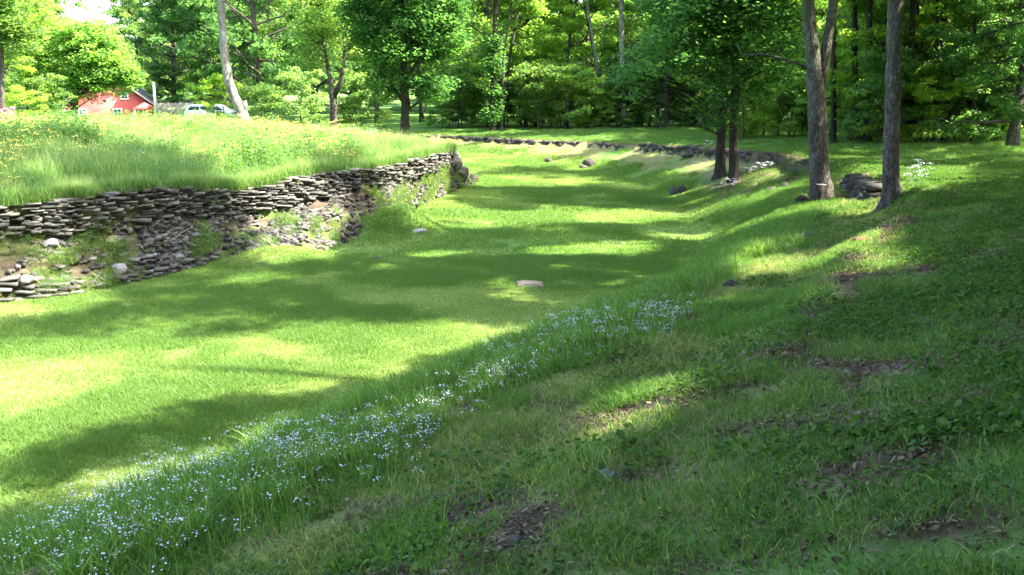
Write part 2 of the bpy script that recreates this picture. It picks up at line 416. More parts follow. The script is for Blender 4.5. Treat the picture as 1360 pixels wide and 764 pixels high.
gsoil = soil_mask(gx, gy, gt, gd, gl); gdry = dry_mask(gx, gy, gt, gd, gl)
nx, ny = len(xs), len(ys); I = np.arange(nx*ny).reshape(nx, ny)
F = np.stack([I[:-1, :-1], I[1:, :-1], I[1:, 1:], I[:-1, 1:]], -1).reshape(-1, 4)
go = obj('ground', mesh_np('ground', np.stack([gx, gy, gz], 1), [F], M['ground'], {'soil': gsoil, 'dry': gdry}, True))
tag(go, kind='structure')

# ------------------------------------------------------------------ blade and leaf builders
def blades(n, size, h, w, bend=.5, lo=0., hi=1., r=None, disc=True, segs=2):
    r = r or rng
    if disc:
        a = r.random(n)*2*math.pi; q = np.sqrt(r.random(n))*size/2; x = q*np.cos(a); y = q*np.sin(a)
    else: x = (r.random(n)-.5)*size; y = (r.random(n)-.5)*size
    hh = r.uniform(h[0], h[1], n); ww = r.uniform(w[0], w[1], n); th = r.random(n)*2*math.pi; ph = r.random(n)*2*math.pi
    bd = r.random(n)*bend*hh
    rows = []
    for k in range(segs+1):
        f = k/segs; cx = x+np.cos(ph)*bd*f*f; cy_ = y+np.sin(ph)*bd*f*f; cz = hh*f*(1-.25*f*bend)
        if k < segs:
            wk = ww*(1-.45*f)/2
            rows += [np.stack([cx-np.cos(th)*wk, cy_-np.sin(th)*wk, cz], 1), np.stack([cx+np.cos(th)*wk, cy_+np.sin(th)*wk, cz], 1)]
        else: rows += [np.stack([cx, cy_, cz], 1)]
    V = np.stack(rows, 1); k = V.shape[1]; base = (np.arange(n)*k)[:, None]
    fs = [base+np.array([[2*i, 2*i+1, 2*i+3, 2*i+2]]) for i in range(segs-1)]
    tri = base+np.array([[2*segs-2, 2*segs-1, 2*segs]])
    rn = np.repeat(lo+(hi-lo)*r.random(n)**1.3, k)
    V = V.reshape(-1, 3); V[:, 2] -= .01
    return V, ([np.vstack(fs)] if fs else []), [tri], rn
def patch_mesh(name, parts):
    V = []; G = {}; R = []; n0 = 0; mats = []
    for (v, f4, f3, r_, mat) in parts:
        if mat not in mats: mats.append(mat)
        for f in list(f4)+list(f3): G.setdefault(f.shape[1], []).append((f+n0, mats.index(mat)))
        V.append(v); R.append(r_); n0 += len(v)
    Fs = [np.vstack([q[0] for q in L]) for L in G.values()]; MI = [m_ for L in G.values() for q, m_ in L for _ in range(len(q))]
    me = mesh_np(name, np.vstack(V), Fs, mats, {'rnd': np.concatenate(R)})
    me.polygons.foreach_set('material_index', np.array(MI, np.int32))
    return me
def leaf_quads(C, size, r, flat=.6, rnd=None, aspect=.62, jit=.35):
    """rhombic leaves at centres C"""
    n = len(C); nrm = r.normal(size=(n, 3)); nrm[:, 2] = np.abs(nrm[:, 2])+flat*2; nrm /= np.linalg.norm(nrm, axis=1)[:, None]
    a = r.normal(size=(n, 3)); a -= nrm*(a*nrm).sum(1)[:, None]; a /= np.linalg.norm(a, axis=1)[:, None]; b = np.cross(nrm, a)
    s = (size*r.uniform(1-jit, 1+jit, n))[:, None]/2
    V = np.stack([C-a*s, C-b*s*aspect+a*s*.1, C+a*s-nrm*s*.25, C+b*s*aspect+a*s*.1], 1).reshape(-1, 3)
    F = (np.arange(n)*4)[:, None]+np.arange(4)[None]
    rr = r.random(n) if rnd is None else rnd
    return V, F, np.repeat(rr, 4)

def leaf_ovals(C, size, r, flat=.6, rnd=None, aspect=.62, jit=.35):
    n = len(C); nrm = r.normal(size=(n, 3)); nrm[:, 2] = np.abs(nrm[:, 2])+flat*2; nrm /= np.linalg.norm(nrm, axis=1)[:, None]
    a = r.normal(size=(n, 3)); a -= nrm*(a*nrm).sum(1)[:, None]; a /= np.linalg.norm(a, axis=1)[:, None]; b = np.cross(nrm, a)
    s_ = (size*r.uniform(1-jit, 1+jit, n))[:, None]/2; w = s_*aspect
    V = np.stack([C-a*s_, C-a*s_*.55-b*w*.8, C+a*s_*.1-b*w-nrm*s_*.08, C+a*s_*.65-b*w*.6-nrm*s_*.2, C+a*s_-nrm*s_*.3, C+a*s_*.65+b*w*.6-nrm*s_*.2, C+a*s_*.1+b*w-nrm*s_*.08, C-a*s_*.55+b*w*.8], 1).reshape(-1, 3)
    F = (np.arange(n)*8)[:, None]+np.arange(8)[None]
    return V, F, np.repeat(r.random(n), 8)
def instancer(name, P, rot, scale, idx, meshes, label, cat, group=None):
    col = bpy.data.collections.new(name+'_pieces')
    for i, me in enumerate(meshes):
        o = bpy.data.objects.new('%s_piece_%02d' % (name, i), me); col.objects.link(o)
    me = bpy.data.meshes.new(name); me.vertices.add(len(P)); me.vertices.foreach_set('co', np.asarray(P, np.float32).ravel())
    a = me.attributes.new('rot', 'FLOAT_VECTOR', 'POINT'); a.data.foreach_set('vector', np.asarray(rot, np.float32).ravel())
    a = me.attributes.new('scl', 'FLOAT', 'POINT'); a.data.foreach_set('value', np.asarray(scale, np.float32))
    a = me.attributes.new('idx', 'INT', 'POINT'); a.data.foreach_set('value', np.asarray(idx, np.int32))
    ng = bpy.data.node_groups.new(name, 'GeometryNodeTree')
    ng.interface.new_socket('Geometry', in_out='INPUT', socket_type='NodeSocketGeometry')
    ng.interface.new_socket('Geometry', in_out='OUTPUT', socket_type='NodeSocketGeometry')
    gi = ng.nodes.new('NodeGroupInput'); gout = ng.nodes.new('NodeGroupOutput')
    mp = ng.nodes.new('GeometryNodeMeshToPoints'); ip = ng.nodes.new('GeometryNodeInstanceOnPoints')
    ci = ng.nodes.new('GeometryNodeCollectionInfo'); ci.inputs['Collection'].default_value = col
    ci.inputs['Separate Children'].default_value = True; ci.inputs['Reset Children'].default_value = True
    def na(nm, ty):
        q = ng.nodes.new('GeometryNodeInputNamedAttribute'); q.data_type = ty; q.inputs[0].default_value = nm; return q.outputs[0]
    L = ng.links.new
    L(gi.outputs[0], mp.inputs[0]); L(mp.outputs[0], ip.inputs['Points']); L(ci.outputs[0], ip.inputs['Instance'])
    ip.inputs['Pick Instance'].default_value = True
    L(na('idx', 'INT'), ip.inputs['Instance Index']); L(na('rot', 'FLOAT_VECTOR'), ip.inputs['Rotation']); L(na('scl', 'FLOAT'), ip.inputs['Scale'])
    L(ip.outputs[0], gout.inputs[0])
    o = obj(name, me); md = o.modifiers.new('scatter', 'NODES'); md.node_group = ng
    return tag(o, label, cat, group, 'stuff')
def slope_rot(x, y, spin):
    nxv, nyv = normal_at(x, y, .2)
    nxv = np.clip(nxv, -1.2, 1.2); nyv = np.clip(nyv, -1.2, 1.2)
    out = np.zeros((len(x), 3))
    for i in range(len(x)):
        q = Vector((nxv[i], nyv[i], 1)).to_track_quat('Z', 'Y').to_matrix() @ Matrix.Rotation(spin[i], 3, 'Z')
        out[i] = q.to_euler()
    return out
def scatter_pts(n, x0, x1, y0, y1, maxpx=60):
    x = rng.uniform(x0, x1, n); y = rng.uniform(y0, y1, n)
    z, t, d, l = terrain(x, y); px, py, dep = project(x, y, z+.1)
    k = (dep > .8) & (px > -maxpx-300/dep) & (px < 1360+maxpx+300/dep) & (py < 764+maxpx+400/dep) & (py > -60)
    return x[k], y[k], z[k], t[k], d[k], l[k], dep[k]
def flat_cat(*arrs): return [np.concatenate(a) for a in zip(*arrs)]

# ------------------------------------------------------------------ lawn, slope grass, weeds
def soil_at(x, y, t, d, l): return soil_mask(x, y, t, d, l)
lawn_near = [patch_mesh('lawn_tuft', [(*blades(430, .55, hh_, (.005, .009), .9, a_, b_), M['lawn']), (*blades(st_, .55, (.02, .05), (.004, .007), 1.5), M['straw'])]) for hh_, a_, b_, st_ in (((.02, .05), .35, 1, 90), ((.025, .06), .1, .8, 40), ((.04, .10), 0, .5, 12))]
lawn_far = [patch_mesh('lawn_tuft_wide', [(*blades(330, 1.0, hh_, (.012, .022), .9, a_, b_), M['lawn'])]) for hh_, a_, b_ in (((.02, .055), .35, 1), ((.03, .07), .1, .8), ((.05, .11), 0, .5))]
def lawn_idx(x, y):
    q = fbm(x, y, 1.6, 51, 4)+rng.normal(0, .07, len(x)); return np.where(q > .58, 0, np.where(q > .42, 1, 2))
X = []
x, y, z, t, d, l, dep = scatter_pts(9000, -11, 7, 5.5, 20)
k = (t < .25) & ~((l) & (t > .05)); X.append((x[k], y[k], z[k], lawn_idx(x[k], y[k]), rng.uniform(.8, 1.25, k.sum())))
x, y, z, t, d, l, dep = scatter_pts(5200, -10, 9, 20, 58)
k = (t < .2) & ~((l) & (t > .05)); X.append((x[k], y[k], z[k], 3+lawn_idx(x[k], y[k]), rng.uniform(.8, 1.2, k.sum())*(1+(y[k]-20)/60)))
x, y, z, i, s = flat_cat(*X)
instancer('lawn_grass', np.stack([x, y, z], 1), slope_rot(x, y, rng.random(len(x))*6.28), s, i, lawn_near+lawn_far,
          'short mown grass covering the flat bottom of the dry basin', 'grass')
slope_m = [patch_mesh('slope_tuft', [(*blades(150, .42, (.07, .20), (.005, .009), 1.0, 0, .9, segs=3), M['long']), (*blades(40, .45, (.03, .10), (.005, .008), 1.0), M['lawn'])]) for _ in range(3)]
slope_m += [patch_mesh('slope_tuft_dry', [(*blades(90, .42, (.04, .13), (.004, .008), 1.1), M['lawn']), (*blades(60, .45, (.05, .16), (.004, .007), 1.3), M['straw'])]) for _ in range(2)]
slope_m += [patch_mesh('tall_tuft', [(*blades(120, .35, (.16, .38), (.005, .009), .9, 0, 1, segs=3), M['long'])]) for _ in range(2)]
X = []
x, y, z, t, d, l, dep = scatter_pts(14000, -8, 12, 2.2, 26)
so_ = soil_at(x, y, t, d, l); dr = dry_mask(x, y, t, d, l)
k = (t >= .12) & (~l) & (t < 1) & (rng.random(len(x)) > so_*.93)
tallb = (t < .62) & (y < 19)
i = np.where(dr > .3, 3+rng.integers(0, 2, len(x)), np.where(tallb & (rng.random(len(x)) < .55), 5+rng.integers(0, 2, len(x)), rng.integers(0, 3, len(x))))
X.append((x[k], y[k], z[k], i[k], rng.uniform(.7, 1.2, k.sum())))
x, y, z, t, d, l, dep = scatter_pts(7000, -12, 26, 15, 62)
so_ = soil_at(x, y, t, d, l); dr = dry_mask(x, y, t, d, l)
k = (t >= .12) & (~l) & (y > 24) & (rng.random(len(x)) > so_*.8) & (rng.random(len(x)) < np.where(dr > .3, .75, 1))
i = np.where(dr > .35, 3+rng.integers(0, 2, len(x)), rng.integers(0, 3, len(x)))
X.append((x[k], y[k], z[k], i[k], rng.uniform(.9, 1.7, k.sum())*np.where(t[k] < 1, .7, .8)))
x, y, z, i, s = flat_cat(*X)
lip = densify(RC, np.array([c[2] for c in creR]), np.ones(len(RC)), .12); lip = lip[(lip[:, 1] > 24) & (lip[:, 1] < 60) & (lip[:, 0] > -5)]
lx = lip[:, 0]+rng.normal(0, .10, len(lip)); ly = lip[:, 1]+rng.normal(0, .10, len(lip))
x = np.concatenate([x, lx]); y = np.concatenate([y, ly]); z = np.concatenate([z, np.maximum(terrain(lx, ly)[0], lip[:, 2]-.03)]); i = np.concatenate([i, rng.integers(0, 5, len(lx))]); s = np.concatenate([s, rng.uniform(.5, 1.0, len(lx))])
instancer('slope_grass', np.stack([x, y, z], 1), slope_rot(x, y, rng.random(len(x))*6.28), s, i, slope_m,
          'uneven longer grass growing on the right-hand bank of the basin', 'grass')
def weed_patch(ls_=.03):
    n = 46; C = np.stack([(rng.random(n)-.5)*.5, (rng.random(n)-.5)*.5, rng.uniform(.012, .08, n)], 1)
    V, F, R = leaf_ovals(np.repeat(C, 3, 0)+rng.normal(0, .014, (n*3, 3))*[1, 1, .4], ls_, rng, .6, aspect=.75, jit=.6)
    return (V, [F], [], R, M['weed'])
weed_m = [patch_mesh('weed_tuft', [weed_patch(q_), (*blades(120, .5, (.03, .12), (.003, .007), 1.1), M['long']), (*blades(12, .5, (.03, .1), (.003, .006), 1.4), M['straw'])]) for q_ in (.016, .020, .026, .032)]
weed_m += [patch_mesh('weed_grass_tuft', [(*blades(130, .40, (.035, .13), (.003, .007), 1.1, segs=3), M['long']), (*blades(25, .4, (.05, .1), (.004, .007), 1.2), M['straw'])]) for _ in range(2)]
x, y, z, t, d, l, dep = scatter_pts(26000, -5, 21, 2.0, 31)
so_ = soil_at(x, y, t, d, l)
k = (~l) & (t >= .55) & (rng.random(len(x)) > so_*.88) & ((t >= 1) | (rng.random(len(x)) < .45))
k &= fbm(x, y, .5, 44, 2) > .24
tuf = fbm(x, y, 1.3, 47, 3)
tuf = tuf+rng.normal(0, .13, len(x))
i = np.where(tuf > .50, 4+rng.integers(0, 2, len(x)), rng.integers(0, 4, len(x)))
x, y, z, i = x[k], y[k], z[k], i[k]
instancer('ground_weeds', np.stack([x, y, z], 1), slope_rot(x, y, rng.random(len(x))*6.28), rng.uniform(.7, 1.3, len(x)), i, weed_m,
          'low broad-leaved weeds and grass tufts on the shaded right bank', 'weeds')
# leaf litter
def litter_patch():
    n = 26; C = np.stack([(rng.random(n)-.5)*.5, (rng.random(n)-.5)*.5, rng.uniform(.005, .02, n)], 1)
    V, F, R = leaf_ovals(C, .032, rng, .9, jit=.6, aspect=.5); return (V, [F], [], R, M['litter'])
M['litter'] = leaf_mat('litter_flakes', [(0, (.025, .015, .010)), (.5, (.08, .048, .030)), (.85, (.16, .11, .07)), (1, (.26, .20, .14))], .1, False, .1)
def twig_bits():
    n = 9; V = []; F = []
    for q in range(n):
        a = rng.random()*6.28; L = rng.uniform(.03, .12); c_ = np.array([*rng.uniform(-.25, .25, 2), rng.uniform(.008, .02)]); d_ = np.array([math.cos(a), math.sin(a), rng.normal(0, .1)])*L/2; w_ = np.array([-math.sin(a), math.cos(a), 0])*.003
        V += [c_-d_-w_, c_-d_+w_, c_+d_+w_, c_+d_-w_]; F.append(np.arange(4)+4*q)
    return (np.array(V), [np.array(F)], [], np.repeat(rng.random(n), 4), M['litter'])
litter_m = [patch_mesh('litter', [litter_patch(), twig_bits()]) for _ in range(4)]
x, y, z, t, d, l, dep = scatter_pts(16000, -4, 14, 2.2, 24)
so_ = soil_at(x, y, t, d, l); k = (~l) & (t > .4) & (rng.random(len(x)) < so_*.9+.16)
x, y, z = x[k], y[k], z[k]
instancer('leaf_litter', np.stack([x, y, z+.004], 1), slope_rot(x, y, rng.random(len(x))*6.28), rng.uniform(.7, 1.2, len(x)), rng.integers(0, 4, len(x)), litter_m,
          'brown dead leaves lying on the bare soil of the right bank', 'leaves')

# ------------------------------------------------------------------ blue flowers along the foot of the bank
def flower_patch(mat, nst=7, hh=(.12, .34), size=.5, nf=9, fs=.0115, spread=.026):
    st = rng.uniform(-size/2, size/2, (nst, 2)); hs = rng.uniform(*hh, nst); V = []; F = []; R = []; n0 = 0
    sV, s4, s3, sR = blades(nst, .001, hh, (.004, .005), .1)
    C = []
    Vs = sV.reshape(nst, -1, 3)
    for q in range(nst):
        Vs[q, :, :2] += st[q]; top = Vs[q, -1]
        for _ in range(nf): C.append(top+rng.normal(0, 1, 3)*[spread, spread, spread*.35])
    V, F, R = leaf_quads(np.array(C), fs, rng, .9, aspect=.95)
    return [(Vs.reshape(-1, 3), s4, s3, sR, M['long']), (V, [F], [], R, mat)]
fl_m = [patch_mesh('flower_tuft', flower_patch(M['petal_blue'])+[(*blades(35, .4, (.1, .25), (.005, .008), .8, segs=3), M['long'])]) for _ in range(3)]
fl_m += [patch_mesh('flower_tuft_pale', flower_patch(M['petal_white'], 5)+[(*blades(30, .4, (.1, .25), (.005, .008), .8, segs=3), M['long'])])]
FLP = [np.array(p, float) for p in (
  [(0,735),(110,655),(215,622),(330,588),(450,555),(560,520),(620,490),(668,478),(690,500),(560,560),(540,600),(400,655),(300,700),(200,764),(0,790)],
  [(640,470),(700,440),(735,422),(800,412),(880,398),(925,402),(900,425),(830,448),(760,470),(720,462),(660,500)])]
x, y, z, t, d, l, dep = scatter_pts(42000, -6, 5, 4.2, 18)
px, py, _ = project(x, y, z+.2)
k = (inside(px, py, FLP[0]) & (rng.random(len(x)) < .10*sstep(.05, .75, fbm(x, y, .8, 71, 3)))) | (inside(px, py, FLP[1]) & (rng.random(len(x)) < .065*sstep(.05, .75, fbm(x, y, .8, 72, 3))))
k |= (t > .04) & (t < .5) & (y < 16) & (px < 950) & (rng.random(len(x)) < .0022)
x, y, z = x[k], y[k], z[k]
instancer('blue_wildflowers', np.stack([x, y, z], 1), slope_rot(x, y, rng.random(len(x))*6.28)*[.4, .4, 1], rng.uniform(.7, 1.15, len(x)), rng.choice(4, len(x), p=[.3, .3, .25, .15]), fl_m,
          'pale blue wildflowers drifting along the foot of the grassy bank', 'wildflowers')

# ------------------------------------------------------------------ tall meadow on the left bank
md_m = [patch_mesh('meadow_tuft', [(*blades(190, .7, (.25, .62), (.009, .015), .7, 0, .85, segs=3), M['meadow']), (*blades(30, .7, (.5, .82), (.006, .010), .35, .7, 1, segs=2), M['meadow'])]) for _ in range(3)]
md_m += [patch_mesh('meadow_tuft_yellow', flower_patch(M['petal_yellow'], 7, (.45, .85), .6, 14, .028, .05)+[(*blades(120, .7, (.25, .6), (.009, .015), .7, 0, .9, segs=3), M['meadow'])])]
md_m += [patch_mesh('meadow_tuft_white', flower_patch(M['petal_white'], 5, (.45, .75), .6, 12, .028, .05)+[(*blades(120, .7, (.25, .6), (.009, .015), .7, 0, .9, segs=3), M['meadow'])])]
md_m += [patch_mesh('verge_tuft', [(*blades(150, .5, (.15, .42), (.007, .012), 1.5, 0, 1, segs=3), M['meadow'])])]
def leafy_stalks():
    n = 16; st = rng.uniform(-.3, .3, (n, 2)); hs = rng.uniform(.35, .85, n); C = []
    for q in range(n):
        for _ in range(26): f_ = rng.random(); C.append((st[q, 0]+rng.normal(0, .05), st[q, 1]+rng.normal(0, .05), hs[q]*(.15+.85*f_)))
    V, F, R_ = leaf_quads(np.array(C), .065, rng, .5, aspect=.4); return (V, [F], [], R_*.7, M['meadow'])
md_m += [patch_mesh('meadow_leafy', [leafy_stalks(), (*blades(60, .7, (.3, .6), (.009, .015), .7, 0, .7, segs=3), M['meadow'])]) for _ in range(2)]
X = []
x, y, z, t, d, l, dep = scatter_pts(15000, -34, -1, 12, 62)
k = l & (t >= .96); ye = fbm(x, y, 4, 90, 3)
i = np.where((rng.random(len(x)) < sstep(.45, .7, ye)*.22), 3, np.where(rng.random(len(x)) < .006, 4, rng.integers(0, 3, len(x))))
lf = fbm(x, y, 1.6, 93, 3)+rng.normal(0, .05, len(x)); i = np.where((lf > .60) & (i < 3), 6+rng.integers(0, 2, len(x)), i)
i = np.where(d < .25, 5, i)
hs = rng.uniform(.75, 1.2, len(x))*(.50+.95*fbm(x, y, 1.3, 91, 3))*np.where(d < .9, .7, 1)
X.append((x[k], y[k], z[k]-.03, i[k], hs[k]))
ncr = 1500; ss = rng.uniform(0, len(WT)-1.01, ncr); ii = ss.astype(int); ff = (ss-ii)[:, None]; wt_ = np.array(WT); cp = wt_[ii]*(1-ff)+wt_[ii+1]*ff
bb = np.array(WB)[ii]; bd = cp[:, :2]-bb; bd /= np.linalg.norm(bd, axis=1)[:, None]; of = rng.uniform(-.05, .5, ncr); cx_ = cp[:, 0]+bd[:, 0]*of; cyy = cp[:, 1]+bd[:, 1]*of
kq = fbm(cx_, cyy, .7, 95, 2) > .30
cz2 = np.maximum(terrain(cx_, cyy)[0], np.where(of < .3, cp[:, 2], -9))-.02
X.append((cx_[kq], cyy[kq], cz2[kq], np.where(rng.random(kq.sum()) < .6, 5, rng.integers(0, 3, kq.sum())), rng.uniform(.35, .75, kq.sum())))
x, y, z, t, d, l, dep = scatter_pts(3500, -75, -10, 60, 105)
k = l & (t >= 1); X.append((x[k], y[k], z[k], rng.integers(0, 3, k.sum()), rng.uniform(.9, 1.5, k.sum())))
x, y, z, i, s = flat_cat(*X)
rt = np.zeros((len(x), 3)); rt[:, 2] = rng.random(len(x))*6.28
instancer('meadow_grass', np.stack([x, y, z], 1), rt, s, i, md_m, 'tall seeding meadow grass with yellow flowers above the stone wall', 'grass')

# ------------------------------------------------------------------ the dry stone wall
def cat_rom(P, s):
    P = np.asarray(P, float); s = np.clip(s, 0, len(P)-1.0001); i = np.floor(s).astype(int); f = (s-i)[:, None]
    g = lambda k: P[np.clip(k, 0, len(P)-1)]
    p0, p1, p2, p3 = g(i-1), g(i), g(i+1), g(i+2)
    return .5*((2*p1)+(-p0+p2)*f+(2*p0-5*p1+4*p2-p3)*f**2+(-p0+3*p1-3*p2+p3)*f**3)
WB3 = np.array([(b[0], b[1], 0) for b in WB]); WT3 = np.array(WT)
def wall_pt(s, u, off=0.):
    s = np.atleast_1d(np.asarray(s, float)); u = np.atleast_1d(np.asarray(u, float))
    b = cat_rom(WB3, s); t_ = cat_rom(WT3, s)
    brk = .60+.10*np.sin(s*2.1)
    g = np.where(u < brk, u/brk*.86, .86+(u-brk)/(1-brk)*.14)
    p = b+(t_-b)*g[:, None]; p[:, 2] = t_[:, 2]*u
    dr = t_[:, :2]-b[:, :2]; dr /= np.linalg.norm(dr, axis=1)[:, None]
    lump = (fbm(s*2.2, u*2.2+5, .55, 31, 3)-.5)*.42*np.sin(np.clip(u/brk, 0, 1)*np.pi)+off
    p[:, :2] -= dr*lump[:, None]
    return p, -dr
seg_len = np.linalg.norm(np.diff(WB3, axis=0), axis=1); cum = np.concatenate([[0], np.cumsum(seg_len)]); WL = cum[-1]
def s_of(len_): return np.interp(len_, cum, np.arange(len(cum)))
wall = empty('dry_stone_wall', (WB[3][0], WB[3][1], 0))
tag(wall, 'collapsing grey dry stone retaining wall holding up the meadow on the left', 'stone wall')
wl = np.array(wall.location)
S = s_of(np.linspace(0, WL, 800)); U = np.linspace(-.06, 1.0, 60)
SS, UU = np.meshgrid(S, U, indexing='ij'); P, _ = wall_pt(SS.ravel(), np.maximum(UU.ravel(), 0)); P[:, 2] += np.minimum(UU.ravel(), 0)*3
ll_ = np.repeat(np.linspace(0, WL, 800), 60); dsp = (fbm(ll_, UU.ravel()*1.8, .16, 33, 3)-.5)*.16; P[:, :2] += _*dsp[:, None]
P += rng.normal(0, .006, P.shape)
I = np.arange(len(P)).reshape(SS.shape); F = np.stack([I[:-1, :-1], I[1:, :-1], I[1:, 1:], I[:-1, 1:]], -1).reshape(-1, 4)
obj('earth_slope', mesh_np('earth_slope', P-wl, [F], M['bank_earth'], smooth=True), wall)
BOXF = np.array([(0, 1, 3, 2), (4, 6, 7, 5), (0, 4, 5, 1), (2, 3, 7, 6), (0, 2, 6, 4), (1, 5, 7, 3)])
def slab(mb, c, w_, d_, h_, ang, tilt=0, jit=.12, rnd=None):
    """an irregular chipped slab: a box whose corners are jittered and whose long faces carry a ridge"""
    V = []
    for a in (-1, -.35, .4, 1):
        for b in (-1, 1):
            for e in (-1, 1):
                V.append((a*w_/2*(1+random.uniform(-jit, jit)*.4), b*d_/2*(1+random.uniform(-jit, jit)*(1.6 if abs(a) < 1 else 2.5)), e*h_/2*(1+random.uniform(-jit, jit)*1.6)))
    V = np.array(V); V[:4, 1] *= random.uniform(.85, 1.05); V[-4:, 1] *= random.uniform(.85, 1.05); V[:4, 2] *= random.uniform(.7, 1.1); V[-4:, 2] *= random.uniform(.7, 1.1)
    R_ = np.array((Matrix.Rotation(ang, 3, 'Z') @ Matrix.Rotation(tilt, 3, 'Y') @ Matrix.Rotation(random.uniform(-.08, .08), 3, 'X')))
    F = []
    for k in range(3):
        o = k*4; F += [(o, o+4, o+5, o+1), (o+2, o+3, o+7, o+6), (o, o+2, o+6, o+4), (o+1, o+5, o+7, o+3)]
    F += [(0, 1, 3, 2), (12, 14, 15, 13)]
    mb.add(V @ R_.T+np.array(c), [np.array(F)], rnd)
upper = MB(); rub = MB()
random.seed(11)
nrow = 15
for r_ in range(nrow):
    u0 = .62+.38*(r_+.5)/nrow; L = random.uniform(0, .3)
    while L < WL:
        w_ = random.choice([.10, .14, .18, .25, .3, .38, .5])*random.uniform(.8, 1.2)
        s_ = float(s_of(L+w_/2))
        gap = fbm(L*1.0, u0*1.5, .9, 61, 3)
        lowcut = .70+.07*math.sin(L*.9)+.06*math.sin(L*2.3+1)
        if (u0 > lowcut-.05 or gap > .62) and gap > .28:
            p, nn = wall_pt(s_, min(1, u0+random.gauss(0, .008)), .05+random.gauss(0, .014)); p = p[0]; nn = nn[0]
            ang = math.atan2(nn[1], nn[0])+math.pi/2+random.uniform(-.09, .09)
            hgt = float(cat_rom(WT3, np.array([s_]))[0, 2])*.38/nrow
            rn = min(1, max(0, random.gauss(.45, .25)))
            slab(upper, p, w_*1.0, random.uniform(.26, .36), hgt*random.choice([.6, .8, .95, 1.0, 1.5]), ang, random.gauss(0, .05), rnd=rn)
        L += w_
# cap stones
L = 0
while L < WL:
    w_ = random.uniform(.2, .5)
    if random.random() < .4:
        p, nn = wall_pt(float(s_of(L+w_/2)), 1.0, random.uniform(-.08, .06)); p = p[0]; p[2] += .01
        slab(upper, p, w_, random.uniform(.3, .45), random.uniform(.03, .065), math.atan2(nn[0][1], nn[0][0])+math.pi/2+random.uniform(-.15, .15), random.gauss(0, .04), rnd=random.uniform(.3, 1))
    L += w_*random.uniform(1, 1.5)
upper.V = [v-wl for v in upper.V]
upper.build('stone_courses', M['wall_stone'], wall)
# rubble and slipped courses in the lower slope
for k in range(15000):
    L = random.uniform(0, WL); u = random.uniform(0, .66)
    a = fbm(L*1.0, u*2.0, .8, 65, 3)
    if a < .53 and random.random() < .85: continue
    p, nn = wall_pt(float(s_of(L)), u, random.uniform(-.05, .06)); p = p[0]; nn = nn[0]
    w_ = random.choice([.05, .07, .09, .12, .16, .24])*random.uniform(.7, 1.2)*(1+.5*(u < .12)); ang = math.atan2(nn[1], nn[0])+math.pi/2+random.gauss(0, .5)
    slab(rub, p, w_, random.uniform(.07, .16), random.uniform(.025, .08), ang, random.gauss(0, .3), .3, rnd=min(1, max(0, random.gauss(.42, .28))))
# leftover courses low on the near stretch
for r_ in range(5):
    L = 0
    while L < 9:
        w_ = random.uniform(.12, .38); u0 = .03+.05*r_
        if fbm(L, r_*.3, 1.2, 69, 2) > .45:
            p, nn = wall_pt(float(s_of(L+w_/2)), u0, .04+random.uniform(-.04, .05)); p = p[0]; nn = nn[0]
            slab(rub, p, w_, .26, random.uniform(.03, .06), math.atan2(nn[1], nn[0])+math.pi/2+random.uniform(-.1, .1), random.gauss(0, .05), rnd=random.random())
        L += w_
rub.V = [v-wl for v in rub.V]
rub.build('fallen_rubble', M['wall_stone'], wall)
# weeds rooted in the earth of the wall
n_ = 12000; L = rng.uniform(0, WL, n_); u = rng.uniform(0, 1.0, n_); k = (fbm(L, u*2, .8, 83, 3) > .47) & ((u < .68) | (rng.random(n_) < .10))
p, nn = wall_pt(s_of(L[k]), u[k], .02)
ang = np.arctan2(nn[:, 1], nn[:, 0]); rt = np.zeros((len(p), 3)); rt[:, 1] = rng.uniform(.2, .7, len(p)); rt[:, 2] = ang
wweed = [weed_m[0], weed_m[1], slope_m[0], slope_m[3], slope_m[4], md_m[5]]
instancer('wall_weeds', p, rt, rng.uniform(.3, .85, len(p)), rng.choice(6, len(p), p=[.25, .2, .1, .25, .15, .05]), wweed, 'weeds and dry grass rooted in the slumped earth of the stone wall', 'weeds')

# boulders and separate stones
def ico(sub=2):
    import bmesh
    bm = bmesh.new(); bmesh.ops.create_icosphere(bm, subdivisions=sub, radius=1); V = np.array([v.co[:] for v in bm.verts]); F = np.array([[v.index for v in f.verts] for f in bm.faces]); bm.free(); return V, F
IV, IF = ico(3)
def rock(name, loc, size, mat, label, cat='rock', group=None, rz=0, seed=0, cut=.75):
    r = np.random.default_rng(seed+100); V = IV.copy()
    for _ in range(9):
        nv = r.normal(size=3); nv /= np.linalg.norm(nv); dd = V @ nv; c_ = cut*r.uniform(.75, 1.1)
        V = V-np.outer(np.maximum(dd-c_, 0), nv)*.92
    V *= (1+.05*r.normal(size=(len(V), 1)))*np.array(size)/2
    o = obj(name, mesh_np(name, V, [IF], mat, {'rnd': np.full(len(V), r.random())}), loc=loc); o.rotation_euler[2] = rz
    return tag(o, label, cat, group)
def wall_spot(px, py):
    best = None; Ls = np.linspace(0, WL, 400); Us = np.linspace(0, 1, 40); a, b = np.meshgrid(Ls, Us); p, nn = wall_pt(s_of(a.ravel()), b.ravel(), .08)
    X_, Y_, dp = project(p[:, 0], p[:, 1], p[:, 2]); k = np.argmin((X_-px)**2+(Y_-py)**2); return p[k]
rock('boulder', wall_spot(155, 357), (.34, .28, .30), M['pale_stone'], 'round whitish boulder lodged low in the shaded stone wall', seed=1)
rock('stone_slab', wall_spot(68, 324), (.36, .26, .16), M['pale_stone'], 'pale squarish stone sticking out halfway up the left end of the wall', seed=2)
rock('stone_slab', wall_spot(100, 345), (.22, .2, .26), M['wall_stone'], 'upright stone in the slumped wall, up and left of the round boulder', seed=3)
